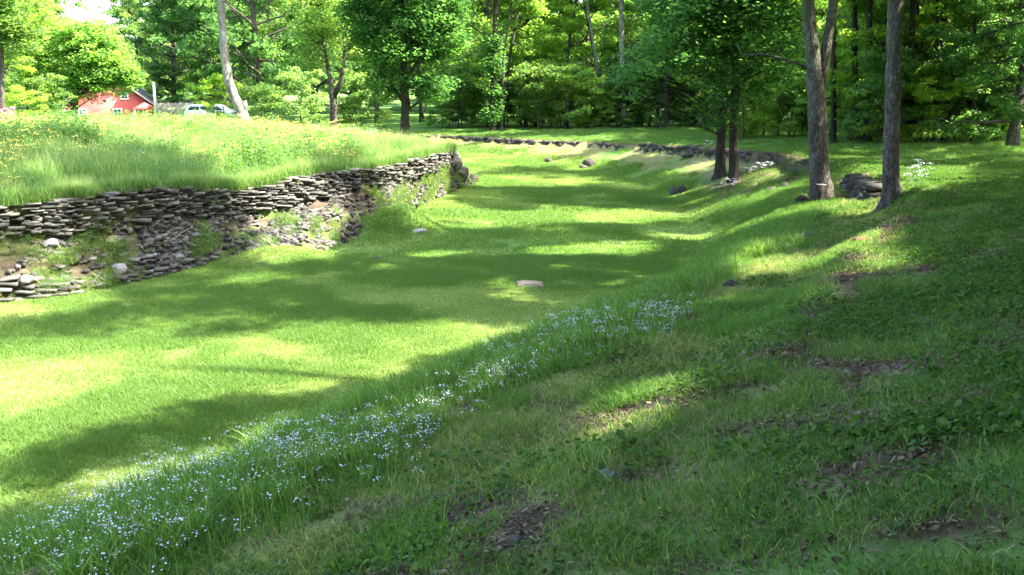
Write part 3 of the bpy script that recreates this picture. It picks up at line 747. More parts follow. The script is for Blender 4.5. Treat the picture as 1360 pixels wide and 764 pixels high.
rock('boulder', wall_spot(236, 342), (.36, .28, .22), M['wall_stone'], 'grey blocky stone at the foot of the wall, right of the round whitish boulder', seed=4)
rock('boulder', wall_spot(30, 372), (.36, .3, .2), M['wall_stone'], 'broken rubble block low in the wall at the photo\'s left edge', seed=5)
for k, (px, py, s_, lb) in enumerate([(612, 232, .7, 'dark jagged rock at the foot of the wall\'s far end'), (628, 238, .55, 'outermost dark rock jutting onto the lawn from the wall\'s far end'), (603, 218, .6, 'sloping rock high on the far end of the stone wall')]):
    L = [34.6, 36.2, 33.9][k]; g = (at_y(px, py, L)); z_ = H(g[0], g[1])
    rock('rock', (g[0], g[1], max(g[2], z_)), (s_, s_*1.1, s_*1.0), M['dark_stone'] if k < 2 else M['wall_stone'], lb, seed=20+k)
def on_ground(px, py, dz=0):
    g = ground_px(px, py); return (g[0], g[1], g[2]+dz)
rock('rock', on_ground(555, 308), (.5, .3, .16), M['pale_stone'], 'flat pale stone at the toe of the grassy mound beside the wall', seed=31)
rock('rock', on_ground(500, 345), (.3, .2, .1), M['wall_stone'], 'small stone on the lawn near the grassy mound', seed=30)
rock('rock', on_ground(782, 222, .15), (.62, .5, .5), M['dark_stone'], 'reddish brown jagged rock at the foot of the far bank', seed=32)
rock('rock', on_ground(775, 224, .05), (.4, .4, .26), M['dark_stone'], 'small rock leaning against the jagged rock below the far bank', seed=33)
rock('rock', on_ground(728, 216, .08), (.5, .5, .38), M['dark_stone'], 'dark rock low on the far bank, left of the jagged rock', seed=34)
rock('rock', on_ground(912, 210, .08), (.55, .4, .3), M['dark_stone'], 'dark rock high on the far bank near the twin dark trees', seed=35)
rock('rock', on_ground(895, 258, .1), (.42, .36, .34), M['dark_stone'], 'dark rock on the lawn left of the twin dark trees', seed=36)
rock('rock', on_ground(905, 256, .1), (.3, .3, .36), M['dark_stone'], 'upright dark rock touching another on the lawn near the twin dark trees', seed=37)
rock('rock', on_ground(1024, 256, .06), (.32, .3, .26), M['dark_stone'], 'dark rock in the bank left of the forked tree', seed=38)
rock('rock', on_ground(1040, 252, .06), (.42, .3, .28), M['dark_stone'], 'brown rock in the bank, nearest rock to the forked tree\'s left', seed=39)
rock('rock', on_ground(808, 640, .01), (.11, .10, .13), M['blue_stone'], 'blue-grey upright stone in the weeds below the bare soil patch', seed=40)
rock('rock', on_ground(684, 722, .0), (.08, .08, .09), M['blue_stone'], 'small grey stone in tall grass blades at the bottom of the photo', seed=41)
rock('rock', on_ground(530, 752, .005), (.08, .06, .05), M['pale_stone'], 'little pale stone lying on bare soil at the bottom edge', seed=42)
rock('rock', on_ground(1056, 331, .03), (.26, .2, .12), M['wall_stone'], 'low grey stone in the grass just below the fallen log', seed=43)
rock('rock', on_ground(972, 384, .03), (.24, .2, .16), M['dark_stone'], 'brown clod-like rock on the slope below the sunlit grass patch', seed=44)
rock('rock', on_ground(1145, 322, .02), (.3, .2, .12), simple('red_stone', (.20, .09, .06), .9), 'reddish brown rotten lump on the slope below the two trees', seed=45)
# flat stone sunk in the lawn
fs = MB(); slab(fs, (0, 0, .0), .5, .42, .07, .05, rnd=.8); g = on_ground(704, 379)
tag(fs.build('flat_stone', simple('tan_stone', (.20, .155, .12), .95, .1, 20), loc=(g[0], g[1], g[2]+.012)), 'flat dull tan stone sunk in a hollow in the middle of the lawn', 'stone')

# low stone ledge along the crest of the far bank
def crest_ledge(name, pts, label, dens=1.0, rows=3, h=.42, seed=5):
    random.seed(seed); mb = MB(); pts = np.array(pts); sl_ = np.linalg.norm(np.diff(pts[:, :2], axis=0), axis=1); c_ = np.concatenate([[0], np.cumsum(sl_)])
    root = np.array([pts[0][0], pts[0][1], 0])
    for r_ in range(rows):
        L = 0
        while L < c_[-1]:
            w_ = random.uniform(.12, .42); a = L+w_/2; x_ = np.interp(a, c_, pts[:, 0]); y_ = np.interp(a, c_, pts[:, 1]); z_ = np.interp(a, c_, pts[:, 2])
            e = .3; ang = math.atan2(np.interp(a+e, c_, pts[:, 1])-np.interp(a-e, c_, pts[:, 1]), np.interp(a+e, c_, pts[:, 0])-np.interp(a-e, c_, pts[:, 0]))
            if True:
                off = .30+.05*(rows-r_); nxx, nyy = -math.sin(ang), math.cos(ang)
                slab(mb, (x_+nxx*off-root[0], y_+nyy*off-root[1], z_-.04-h+(r_+.5)*h/rows+random.gauss(0, .035)), w_, random.uniform(.25, .5), h/rows*random.uniform(.7, 1.4), ang+random.gauss(0, .2), random.gauss(0, .12), .3, rnd=random.random())
            L += w_
    return tag(mb.build(name, M['dark_stone'], loc=tuple(root)), label, 'stone ledge')
cr = np.array(creR)
def crest_line(y_list):
    d_ = densify(RC, np.array([c[2] for c in creR]), np.ones(len(RC)), .4); return d_[:, :3]
cl = crest_line(None)
kk = (cl[:, 1] > 44.6) & (cl[:, 1] < 60); kk2 = (cl[:, 1] > 27.5) & (cl[:, 1] < 43.6)
crest_ledge('stone_ledge', cl[kk], 'long dark stone ledge along the crest at the far end of the basin', 1, 3, .42, 5)
crest_ledge('stone_ledge', cl[kk2], 'dark stone ledge on the crest running behind the twin dark trees', 1, 3, .42, 6)
kk3 = (cl[:, 1] > 19.6) & (cl[:, 1] < 23.0)
crest_ledge('stone_outcrop', cl[kk3], 'dark stone outcrop on the crest between the forked and single trees', 1, 3, .34, 8)

# ------------------------------------------------------------------ trees
def limb(mb, p, d, L, r0, depth, ends, rr, up=.25, sides=6):
    pts = [np.array(p, float)]; rs = [r0]; d = np.array(d, float); d /= np.linalg.norm(d); n_ = 5
    for k in range(n_):
        d = d+rr.normal(0, .16, 3); d[2] += up*.2; d /= np.linalg.norm(d); pts.append(pts[-1]+d*L/n_); rs.append(r0*(1-.75*(k+1)/n_))
    mb.tube(pts, rs, sides, caps=False)
    if depth > 0:
        for k in range(1, n_+1):
            if rr.random() < .85:
                a = rr.normal(size=3); a -= d*(a@d)*.6; a /= np.linalg.norm(a)
                limb(mb, pts[k], d*.7+a*.8, L*rr.uniform(.4, .6), rs[k]*.6+.004, depth-1, ends, rr, up, max(3, sides-2))
    ends.append(pts[-1]); ends.append(pts[-2]); ends.append(pts[3])
def make_tree(seed, h, r0, cb, cr_, leaf, nleaf, path=None, nlimb=16, clump=.55, flat=.6, depth=1, up=.3, shape='round', cpos=.5, pattern=None, keep=None, sides=9, lean=.02, mat='bark_grey', drop=0.):
    rr = np.random.default_rng(seed); random.seed(seed); tr = MB(); ends = []
    if path is None:
        path = [np.zeros(3)]; rs = [r0*1.35]; d = np.array([rr.normal(0, lean), rr.normal(0, lean), 1.])
        n_ = 12
        for k in range(n_):
            d = d+np.array([rr.normal(0, .04), rr.normal(0, .04), 0]); path.append(path[-1]+d/np.linalg.norm(d)*h*.93/n_); rs.append(r0*(1-.85*((k+1)/n_)**1.2))
    else: path, rs = path
    path = [np.array(p, float) for p in path]
    tr.tube(path, rs, sides, .06)
    hz = np.array([p[2] for p in path])
    for k in range(nlimb):
        f = (k+rr.random())/nlimb; z_ = cb+(h*.93-cb)*f**.9
        p = np.array([np.interp(z_, hz, [q[0] for q in path]), np.interp(z_, hz, [q[1] for q in path]), z_])
        a = k*2.4+rr.random(); 
        if shape == 'round': rad_ = cr_*math.sqrt(max(.08, 1-((f-.4)/.62)**2))
        elif shape == 'cone': rad_ = cr_*(1-.8*f)
        else: rad_ = cr_*(.55+.45*math.sin(f*3.1))
        rb = np.interp(z_, hz, rs)*.5
        limb(tr, p, (math.cos(a), math.sin(a), .15+.5*f-drop), rad_*rr.uniform(.75, 1.05), max(.015, rb), depth, ends, rr, up)
    E = np.array(ends); E = E[E[:, 2] > cb*.75]
    per = 75; C = E[rr.integers(0, len(E), max(1, nleaf//per))]+rr.normal(0, clump*.35, (max(1, nleaf//per), 3))*[1, 1, .6]
    if keep is not None: C = C[keep(C)]
    cv = rr.random(len(C))
    q = rr.normal(0, 1, (len(C), per, 3)); q /= (np.linalg.norm(q, axis=2)[..., None]+1e-6); q *= rr.random((len(C), per, 1))**.5
    P = (C[:, None]+q*np.array([clump, clump, clump*.42])).reshape(-1, 3)
    rn = np.clip(np.repeat(cv, per)*.65+rr.random(len(P))*.35, 0, 1)
    V, F, R = leaf_quads(P, leaf, rr, flat*.5, rn)
    tm = mesh_np('trunk', np.vstack(tr.V), [np.vstack(v) for v in tr.F.values()], M[mat], {'rnd': np.concatenate(tr.A)}, True)
    cm = mesh_np('crown', V, [F], M['leaf'], {'rnd': R})
    return tm, cm
def place_tree(variant, x, y, s=1, rz=0, tint=(1, 1, 1), label='', group=None, name='broadleaf_tree', cat='tree', sx=None, dz=0, parts=('trunk', 'crown')):
    tm, cm = variant; o = empty(name, (x, y, H(x, y)+dz)); o.rotation_euler[2] = rz; o.scale = (s*(sx or 1), s*(sx or 1), s)
    a = bpy.data.objects.new(parts[0], tm); link(a); a.parent = o
    b = bpy.data.objects.new(parts[1], cm); link(b); b.parent = o; b.color = (*tint, 1)
    return tag(o, label, cat, group)
HUE = {}
WOOD = []
MARKS = [(430, 'the forked grey-green tree'), (538, 'the big dark maple'), (655, 'the nearer ivy-clad trunk'), (725, 'the low dark rock of the far bank'), (798, 'the thin pale leaning trunk'), (830, 'the pale ivy-clad trunk'), (885, 'the thin dark trunk beyond the far bank'),
         (965, 'the twin dark trees'), (1088, 'the forked grey tree'), (1145, 'the pair of dark trunks'), (1184, 'the single grey tree'), (1240, 'the slender dark trunks'), (1300, 'the left feathery evergreen'), (1345, 'the feathery evergreen at the right edge')]
def finish_labels():
    G = {}
    for o, px, y_, tint, s, kind in WOOD:
        m_ = min(MARKS, key=lambda q: abs(q[0]-px)); dx = px-m_[0]; side = 'behind' if abs(dx) < 12 else ('just right of' if dx > 0 else 'just left of')
        hue = {DK: 'dark green', MD: 'mid-green', LT_: 'light green', BR: 'bright yellow-green'}.get(tint, 'green')
        G.setdefault((hue, kind, side, m_[1]), []).append((px, o))
    ordn = ['leftmost', 'second', 'third', 'fourth', 'fifth', 'sixth']
    for (hue, kind, side, mk), L in G.items():
        L.sort(key=lambda q: q[0])
        for i_, (px, o) in enumerate(L):
            pre = '' if len(L) == 1 else (ordn[i_]+' ' if i_ < len(L)-1 or len(L) > 6 else 'rightmost ')
            o['label'] = f'{pre}{hue} {kind} {side} {mk}'
print('variants')
VB = [make_tree(50+k, 14, .26, .9, 5.0, .24, 30000, nlimb=34, clump=.75) for k in range(3)]          # full round trees
VS = [make_tree(60+k, 15, .15, 1.4, 3.1, .21, 13500, nlimb=26, clump=.65, flat=.8, shape='tall') for k in range(3)]    # slim forest trees
VH = [make_tree(70+k, 3.2, .05, .25, 1.7, .13, 6500, nlimb=14, clump=.4, flat=.4, shape='round', sides=6) for k in range(3)]   # bushes
VC = [make_tree(80, 13, .2, .8, 3.4, .19, 27000, nlimb=44, clump=.5, flat=1.2, shape='cone', drop=.25, up=-.15)]           # feathery evergreen
VU = [make_tree(90+k, 6, .06, .8, 2.0, .15, 7000, nlimb=16, clump=.5, flat=.9, sides=6) for k in range(2)]                 # understory saplings
DK = (.60, .78, .72); MD = (1.0, 1.0, .85); LT_ = (1.4, 1.4, .95); YL = (2.3, 1.75, .8); GY_ = (1.3, 1.25, 1.3); BR = (1.7, 1.6, .8)
def pd(px, y): return (px-680)/FPX*(y*cP+.4)   # x at depth y for an image column

# near trees on the right bank ---------------------------------------------------
def px_path(base_y, pts, r_px, extra=None):
    """trunk centre line given by image points at one depth; radii by image widths"""
    out = []; rs = []
    for (px, py), w_ in zip(pts, r_px):
        p = at_y(px, py, base_y); out.append(np.array(p)); rs.append(w_/FPX*base_y/2)
    if extra:
        for dx, dy, z_, r_ in extra: out.append(np.array([out[0][0]+dx, out[0][1]+dy, z_])); rs.append(r_)
    return out, rs
def near_tree(name, pts, wpx, extra, forks, mat, label, crown_fn, tint, leafm='leaf', group=None):
    g = ground_px(*pts[0]); base = np.array(g); path, rs = px_path(g[1], pts, wpx, extra)
    root = empty(name, tuple(base)); tr = MB(); random.seed(len(label))
    path[0] = base.copy(); lo = base.copy(); lo[2] -= .35
    # flare at the foot
    path = [lo, path[0]+np.array([0, 0, .0]), path[0]+np.array([0, 0, .12])]+[path[0]+np.array([0, 0, .35])]+path[1:]; rs = [rs[0]*2.1, rs[0]*1.65, rs[0]*1.3, rs[0]*1.1]+rs[1:]
    fine_p = []; fine_r = []
    for a in range(len(path)-1):
        nseg = max(1, int(np.linalg.norm(path[a+1]-path[a])/.25))
        for k in range(nseg):
            f_ = k/nseg; fine_p.append(path[a]*(1-f_)+path[a+1]*f_+np.array([random.gauss(0, .006), random.gauss(0, .006), 0])); fine_r.append(rs[a]*(1-f_)+rs[a+1]*f_)
    fine_p.append(path[-1]); fine_r.append(rs[-1])
    tr.tube([p-base for p in fine_p], fine_r, 18, .035)
    segs = [(np.array(fine_p), np.array(fine_r))]
    for fk in forks:
        fp, fr = px_path(g[1], fk['pts'], fk['w'], None)
        for dx, dy, z_, r_ in fk['extra']: fp.append(np.array([fp[-1][0]+dx, fp[-1][1]+dy, z_])); fr.append(r_)
        f2 = []; r2 = []
        for a in range(len(fp)-1):
            nseg = max(1, int(np.linalg.norm(fp[a+1]-fp[a])/.3))
            for k in range(nseg): f_ = k/nseg; f2.append(fp[a]*(1-f_)+fp[a+1]*f_); r2.append(fr[a]*(1-f_)+fr[a+1]*f_)
        f2.append(fp[-1]); r2.append(fr[-1]); tr.tube([p-base for p in f2], r2, 14, .035); segs.append((np.array(f2), np.array(r2)))
    cm, twigs = crown_fn(segs, base)
    if twigs is not None:
        for (a, b, c_, r_) in twigs: tr.tube([a-base, b-base, c_-base], [r_, r_*.6, r_*.25], 5, caps=False)
    o = tr.build('trunk', M[mat], root, True)
    if cm is not None:
        c_ = obj('crown', cm, root); c_.color = (*tint, 1)
    return tag(root, label, 'tree', group), root
def crown_mesh(C, base, rr, clump, leaf, per, flat=.7):
    cv = rr.random(len(C)); q = rr.normal(0, 1, (len(C), per, 3)); q /= (np.linalg.norm(q, axis=2)[..., None]+1e-6); q *= rr.random((len(C), per, 1))**.5
    P = (C[:, None]+q*np.array([clump, clump, clump*.45])).reshape(-1, 3)-base
    rn = np.clip(np.repeat(cv, per)*.65+rr.random(len(P))*.35, 0, 1)
    V, F, R = leaf_quads(P, leaf, rr, flat, rn); return mesh_np('crown', V, [F], M['leaf'], {'rnd': R})
def twigs_for(C, segs, rr, nmax=110):
    T = []; sel = C[rr.choice(len(C), min(nmax, len(C)), replace=False)] if len(C) else []
    allp = np.vstack([s_[0] for s_ in segs]); allr = np.concatenate([s_[1] for s_ in segs])
    for c_ in sel:
        h_ = np.hypot(allp[:, 0]-c_[0], allp[:, 1]-c_[1]); cost = h_+np.abs(allp[:, 2]-(c_[2]-.35*h_))*1.2
        k = int(np.argmin(cost)); a = allp[k]; m_ = (a+c_)/2+np.array([0, 0, .12*np.linalg.norm(c_-a)])*rr.uniform(-.3, 1)
        L = np.linalg.norm(c_-a)
        if want_lit(np.array([a*(1-q_)+m_*q_ for q_ in (.15, .5, .85)]+[m_*(1-q_)+c_*q_ for q_ in (.3, .7)]))[0].any(): continue
        T.append((a, m_, c_, min(allr[k]*.5, .012+.010*L)))
    return T
def in_frame(C, pad=0):
    px, py, dep = project(C[:, 0], C[:, 1], C[:, 2]); return (dep > .3) & (px > -20-pad) & (px < 1380+pad) & (py > -25-pad) & (py < 800)
SHADE = []   # crowns available to cast the shade: (centre, radii)
def canopy(seed, c, r, n, leaf=.13, clump=.55, per=44, visible=None, thin=.0, hole=.03):
    """leaf clumps in an ellipsoidal crown, gaps cut so the sun reaches the LIT patches and dapples"""
    def fn(segs, base):
        rr = np.random.default_rng(seed); q = rr.normal(0, 1, (n, 3)); q /= np.linalg.norm(q, axis=1)[:, None]; q *= (rr.random((n, 1))**.4)
        C = np.array(c)+q*np.array(r); lit = want_lit(C)[0]
        dap = want_lit(C); nz = fbm(dap[1], dap[2]*1.8, 1.25, 97, 3); floorish = (dap[1] < 4.5+.05*dap[2]) & (dap[2] > 7) | (dap[2] > 16); lit = lit | ((nz > .59) & floorish)
        for off in ((clump*.5, 0, 0), (-clump*.5, 0, 0), (0, clump*.5, 0), (0, -clump*.5, 0)): lit = lit | want_lit(C+np.array(off))[0]
        k = np.where(lit, rr.random(n) < thin, rr.random(n) > hole); inf = in_frame(C)
        vis = inf & (visible(C) if visible else np.zeros(n, bool))
        k = (k & ~inf) | (vis & k)
        k &= fbm(C[:, 0]+C[:, 2], C[:, 1]-C[:, 2], 1.4, seed, 2) > .22
        C = C[k]; return crown_mesh(C, base, rr, clump, leaf, per), twigs_for(C, segs, rr)
    return fn
print('near trees')
# single grey trunk
_, single_tree = near_tree('tall_tree', [(1183, 276), (1183, 240), (1184, 180), (1186, 100), (1188, 40), (1190, 0)], [22, 22, 20, 19, 19, 19],
    [(.15, .1, 8, .13), (.3, .3, 11, .11), (.5, .3, 15, .08), (.4, .5, 22, .03)], [], 'bark_grey',
    'straight single grey-barked tree, rightmost of the near trees on the bank', canopy(201, (5.0, 15.5, 15.8), (8.0, 6, 7.6), 3000), (.9, 1, .9))
# forked trunk
_, fork_tree = near_tree('forked_tree', [(1090, 266), (1089, 240), (1087, 200), (1085, 150), (1083, 110), (1080, 80), (1076, 40), (1073, 0)], [27, 26, 24, 24, 23, 19, 17, 15],
    [(-.3, .1, 8, .11), (-.5, .6, 11, .09), (-.4, .8, 15, .06), (-.2, .8, 19, .02)],
    [dict(pts=[(1086, 122), (1093, 88), (1098, 60), (1103, 30), (1107, 0)], w=[16, 14, 13, 12, 12], extra=[(.3, .1, 8, .08), (.6, .3, 11, .06), (.5, .3, 15, .03)]),
     dict(pts=[(1080, 96), (1062, 86), (1040, 78), (1010, 72), (985, 74)], w=[5, 4, 3.5, 3, 2], extra=[(-.1, 0, 4.6, .01)])], 'bark_grey',
    'forked grey tree on the bank with two upright stems and a stump at its foot', canopy(202, (4.5, 19.5, 15.4), (7.5, 5.6, 7.6), 2800), (.8, 1, .85))
# twin dark trees in mid distance with the low dark foliage
def dark_vis(C):
    px, py, dep = project(C[:, 0], C[:, 1], C[:, 2])
    edge = 118+34*np.sin(px/31.0)+18*np.sin(px/13.0+1)-np.abs(px-955)*.20
    edge = np.where((px > 930) & (px < 1000), np.maximum(edge, 165), edge)
    left_ = 838+28*np.sin(py/21.0)
    return (px > left_) & (px < 1072) & (py < edge)
near_tree('dark_tree', [(956, 236), (957, 200), (959, 160), (961, 110), (962, 50), (963, 0)], [13, 12, 12, 11, 10, 10], [(.2, 0, 9, .1), (.2, .2, 13, .05)], [], 'bark_dark',
    'left one of the twin dark-trunked trees at the foot of the far bank', canopy(203, (5.8, 30, 8.0), (4.4, 4, 5.8), 2300, .15, .6, 40, dark_vis), (.45, .66, .55))
near_tree('dark_tree', [(974, 241), (974, 200), (975, 150), (978, 80), (981, 0)], [12, 12, 11, 11, 10], [(.3, 0, 9, .1), (.4, .2, 13, .05)],
    [dict(pts=[(977, 95), (990, 82), (1010, 72), (1035, 68)], w=[5, 4, 3, 2.5], extra=[(.2, 0, 5.3, .01)])], 'bark_dark',
    'right one of the twin dark-trunked trees at the foot of the far bank', canopy(204, (8.2, 29, 8.4), (4.4, 4, 5.6), 2300, .15, .6, 40, dark_vis), (.48, .68, .55))
# sawn limb stump beside the forked tree, rotten stump, logs
g = ground_px(1082, 268); st = empty('sawn_stump', g); mb = MB(); mb.tube([(0, 0, -.2), (0, 0, .05), (.01, 0, .25), (.02, 0, .43)], [.17, .15, .13, .125], 16, .06); mb.build('bark', M['bark_dark'], st, True)
mb = MB(); mb.tube([(.02, 0, .425), (.02, 0, .437)], [.118, .116], 16, .03); mb.build('cut_face', simple('cut_wood', (.52, .46, .38), .8, .2, 18), st); st.location = (g[0], g[1]-.32, H(g[0], g[1]-.32)); tag(st, 'short sawn stump with a pale cut top against the forked tree', 'stump')
g = ground_px(1066, 272); mb = MB(); mb.tube([(-.16, 0, .06), (-.05, 0, .10), (.08, 0, .09), (.2, .02, .07)], [.07, .12, .11, .06], 10, .3)
tag(mb.build('stump', M['bark_dark'], loc=g), 'dark knobbly stump left of the sawn stump', 'stump')
g = ground_px(1080, 318); mb = MB(); mb.tube([(-.26, -.02, .05), (-.1, 0, .055), (.1, .03, .06), (.3, .08, .07)], [.05, .055, .045, .035], 9, .25); tag(mb.build('log', M['bark_pale'], loc=g), 'short pale fallen log lying on the slope below the forked tree', 'log')
# unseen trees out of frame, crowns shaped to shade the bank and lawn ------------------
def shade_tree(seed, x, y, c, r, n, h=17, rad_=.22):
    z0 = H(x, y); base = np.array([x, y, z0]); rr = np.random.default_rng(seed)
    root = empty('shade_tree', tuple(base)); mb = MB()
    pts = [base+np.array([0, 0, -.3]), base+np.array([0, 0, .3])]+[base*[1, 1, 0]+np.array([rr.normal(0, .15), rr.normal(0, .15), z0+h*f_]) for f_ in (.2, .4, .6, .8, 1)]
    rs = [rad_*1.5, rad_*1.2, rad_, rad_*.85, rad_*.6, rad_*.4, rad_*.12]
    segp = []; segr = []
    for a in range(len(pts)-1):
        for k in range(6): f_ = k/6; segp.append(pts[a]*(1-f_)+pts[a+1]*f_); segr.append(rs[a]*(1-f_)+rs[a+1]*f_)
    mb.tube([p-base for p in segp], segr, 10, .05)
    cm, tw = canopy(seed, c, r, n)( [(np.array(segp), np.array(segr))], base)
    for (a, b, c_, r_) in tw: mb.tube([a-base, b-base, c_-base], [r_, r_*.6, r_*.25], 5, caps=False)
    mb.build('trunk', M['bark_grey'], root, True); q = obj('crown', cm, root); q.color = (.85, .95, .85, 1)
    return tag(root, 'tall unseen leafy tree outside the view, crown shaped for its shade', 'tree', 'unseen trees shading the bank')
ST = [(7.5, 3.5), (10.5, 8.5), (13.5, 13), (15.5, 19), (9, -1), (14, 4), (17.5, 24), (19, 11), (18, 30.5), (6.5, -5), (2.5, -6), (-4, -9), (12, 1), (11.5, 16)]  # those behind the camera are added to darken the foreground
for k, (x_, y_) in enumerate(ST):
    shade_tree(300+k, x_, y_, (x_-.8, y_, 10.2), (5.5, 5.3, 6.8), 2700)
print('shade done')

# background ------------------------------------------------------------------------
def P_(px, y_): return pd(px, y_), y_
def bt(v, px, y_, s, tint, label, group=None, name='broadleaf_tree', rz=None, sx=None, cat='tree', dz=0):
    x_, yy = P_(px, y_); o = place_tree(v, x_, yy, s, random.uniform(0, 6.28) if rz is None else rz, tint, label, group, name, cat, sx, dz)
    if group: WOOD.append((o, px, y_, tint, s, 'bush' if cat == 'bush' else 'woodland tree'))
    return o
random.seed(5)
# left part
bt(VB[1], 38, 80, .76, BR, 'bright green round tree just left of the red house')
bt(VB[2], 72, 112, .98, GY_, 'pale green tree behind the red house roof')
bt(VB[1], 232, 100, 1.12, DK, 'dark green tree right of the white pole behind the car')
bt(VB[2], 268, 108, 1.2, MD, 'tall dark green tree behind the parked car', sx=.9)
bt(VB[0], 355, 72, 1.15, DK, 'dense dark tree right of the leaning pale trunk')
bt(VB[2], 300, 96, 1.3, DK, 'tall dark tree behind the leaning pale trunk')
bt(VB[1], 420, 84, 1.3, MD, 'tall mid-green tree behind the forked grey-green tree')
bt(VB[0], 470, 100, 1.5, LT_, 'tall light green tree between the forked grey-green tree and the big dark maple')
bt(VB[1], -30, 70, .9, MD, 'green tree cut by the left edge behind the slim grey trunk')
bt(VB[2], 185, 118, 1.0, GY_, 'hazy pale tree far behind the white pole')
bt(VB[0], 5, 105, 1.1, LT_, 'light green tree far behind the left corner of the photo')
bt(VH[0], 20, 66, 1.0, BR, 'light green bush at the meadow edge left of the red house', name='bush', cat='bush')
bt(VH[1], 62, 74, 1.1, MD, 'green bush against the left corner of the red house', name='bush', cat='bush')
bt(VH[2], 345, 60, 1.1, MD, 'bush at the meadow edge right of the leaning trunk', name='bush', cat='bush')
bt(VH[0], 300, 70, 1.1, BR, 'bright green bush directly right of the parked car', name='bush', cat='bush')
bt(VH[1], 400, 62, 1.3, GY_, 'grey-green bush at the meadow edge left of the forked grey-green tree', name='bush', cat='bush')
bt(VH[2], 480, 60, 1.3, MD, 'bush between the forked grey-green tree and the big dark maple', name='bush', cat='bush')
# pink flowering shrub
pk = leaf_mat('pink_bloom', [(0, (.36, .10, .24)), (1, (.60, .26, .42))], .3); tm, cm = make_tree(77, 1.5, .04, .2, .7, .10, 2600, nlimb=10, clump=.25, sides=6); cm.materials.clear(); cm.materials.append(pk)
place_tree((tm, cm), pd(3, 46), 46, .8, 0, (1, 1, 1), 'pink blossoming shrub at the left edge of the meadow', name='flowering_shrub', cat='shrub')
# unique trees: slim left-edge tree, leaning trunk, forked grey-green, big maple
def bg_tree(name, y_, pts, wpx, mat, label, tint, crown_spec, forks=(), zfoot=None, leaf=.2):
    path, rs = px_path(y_, pts, wpx); base = path[0].copy(); base[2] = H(base[0], base[1]); path = [base+np.array([0, 0, -.2])]+path; rs = [rs[0]*1.3]+rs
    root = empty(name, tuple(base)); mb = MB(); random.seed(3); fp = []; fr = []
    for a in range(len(path)-1):
        for k in range(5): f_ = k/5; fp.append(path[a]*(1-f_)+path[a+1]*f_); fr.append(rs[a]*(1-f_)+rs[a+1]*f_)
    fp.append(path[-1]); fr.append(rs[-1]); mb.tube([p-base for p in fp], fr, 12, .12); segs = [(np.array(fp), np.array(fr))]
    for pp, ww in forks:
        q, qr = px_path(y_, pp, ww); mb.tube([p-base for p in q], qr, 8, .1); segs.append((np.array(q), np.array(qr)))
    rr = np.random.default_rng(int(abs(base[0])*100)); C = []
    for (px, py, rx, ry, n_) in crown_spec:      # image-sized blobs become ellipsoids at the tree's own distance, as deep as wide
        c_ = np.array(at_y(px, py, y_)); sc = y_/FPX; q = rr.normal(0, 1, (n_, 3)); q /= np.linalg.norm(q, axis=1)[:, None]; q *= rr.random((n_, 1))**.4
        C.append(c_+q*np.array([rx*sc, rx*sc*.9, ry*sc]))
    C = np.vstack(C); C = C[fbm(C[:, 0]*1.0+C[:, 1], C[:, 2]-C[:, 1], 1.8, 5, 2) > .33]
    for (a, b, c_, r_) in twigs_for(C, segs, rr, 90): mb.tube([a-base, b-base, c_-base], [r_*1.3, r_*.8, r_*.3], 5, caps=False)
    mb.build('trunk', M[mat], root, True); q = obj('crown', crown_mesh(C, base, rr, .75, leaf, 44), root); q.color = (*tint, 1)
    return tag(root, label, 'tree')
bg_tree('slim_tree', 46, [(3, 158), (3, 120), (2, 70), (0, 20), (-2, -60)], [7, 6, 5, 5, 3], 'bark_grey', 'slim tree at the left edge with a grey trunk and overhanging green crown', MD,
        [(10, -40, 60, 60, 150), (20, 30, 38, 40, 90), (-20, 20, 50, 60, 80)])
bg_tree('leaning_tree', 50, [(324, 160), (321, 148), (311, 128), (303, 105), (298, 70), (295, 30), (293, -10), (292, -60), (296, -150)], [19, 14, 12, 12, 11, 10, 10, 9, 3], 'bark_pale',
        'pale-barked leaning tree rising out of the meadow behind the wall', MD, [(300, -110, 90, 75, 300), (360, -30, 40, 40, 60)], forks=[([(322, 156), (326, 142), (324, 134)], [9, 8, 7])])
bg_tree('grey_green_tree', 56, [(443, 162), (443, 140), (441, 128), (438, 100), (430, 60), (425, 10)], [10, 9, 8, 6, 4, 2], 'bark_grey', 'loose grey-green tree with a forked trunk left of the big dark maple', (1.5, 1.35, 1.25),
        [(430, 30, 50, 50, 130), (420, -40, 60, 50, 100), (460, 70, 26, 26, 40), (410, 80, 24, 22, 24)], forks=[([(442, 132), (452, 110), (456, 85), (460, 40)], [7, 6, 5, 2])])
bg_tree('maple_tree', 52, [(538, 166), (538, 145), (537, 120), (536, 80), (538, 30), (540, -40), (540, -110)], [12, 10, 10, 9, 8, 6, 2], 'bark_dark', 'big dark green maple with a short thick trunk at the end of the meadow', (.50, .72, .62),
        [(538, -50, 85, 80, 420), (500, 35, 42, 38, 150), (580, 40, 42, 40, 150), (540, 70, 60, 40, 170), (510, 110, 30, 22, 45), (575, 110, 34, 22, 60), (480, 0, 30, 40, 70), (606, 0, 30, 34, 60), (535, 20, 60, 40, 120)],
        forks=[([(538, 140), (525, 120), (505, 95)], [5, 4, 2]), ([(538, 148), (556, 136), (578, 118)], [4, 3, 2]), ([(537, 115), (552, 85), (570, 55)], [5, 4, 2])])
bg_tree('yellow_green_tree', 80, [(98, 165), (99, 140), (101, 110), (104, 70), (106, 40)], [10, 9, 7, 5, 2], 'bark_grey', 'round yellow-green tree partly hiding the red house', (1.3, 1.4, 1.1),
        [(70, 95, 44, 42, 190), (128, 70, 40, 38, 170), (105, 50, 40, 24, 110), (150, 98, 32, 26, 120), (172, 104, 17, 15, 60), (115, 108, 36, 22, 110), (60, 130, 26, 22, 60), (112, 134, 16, 7, 12)], leaf=.26)
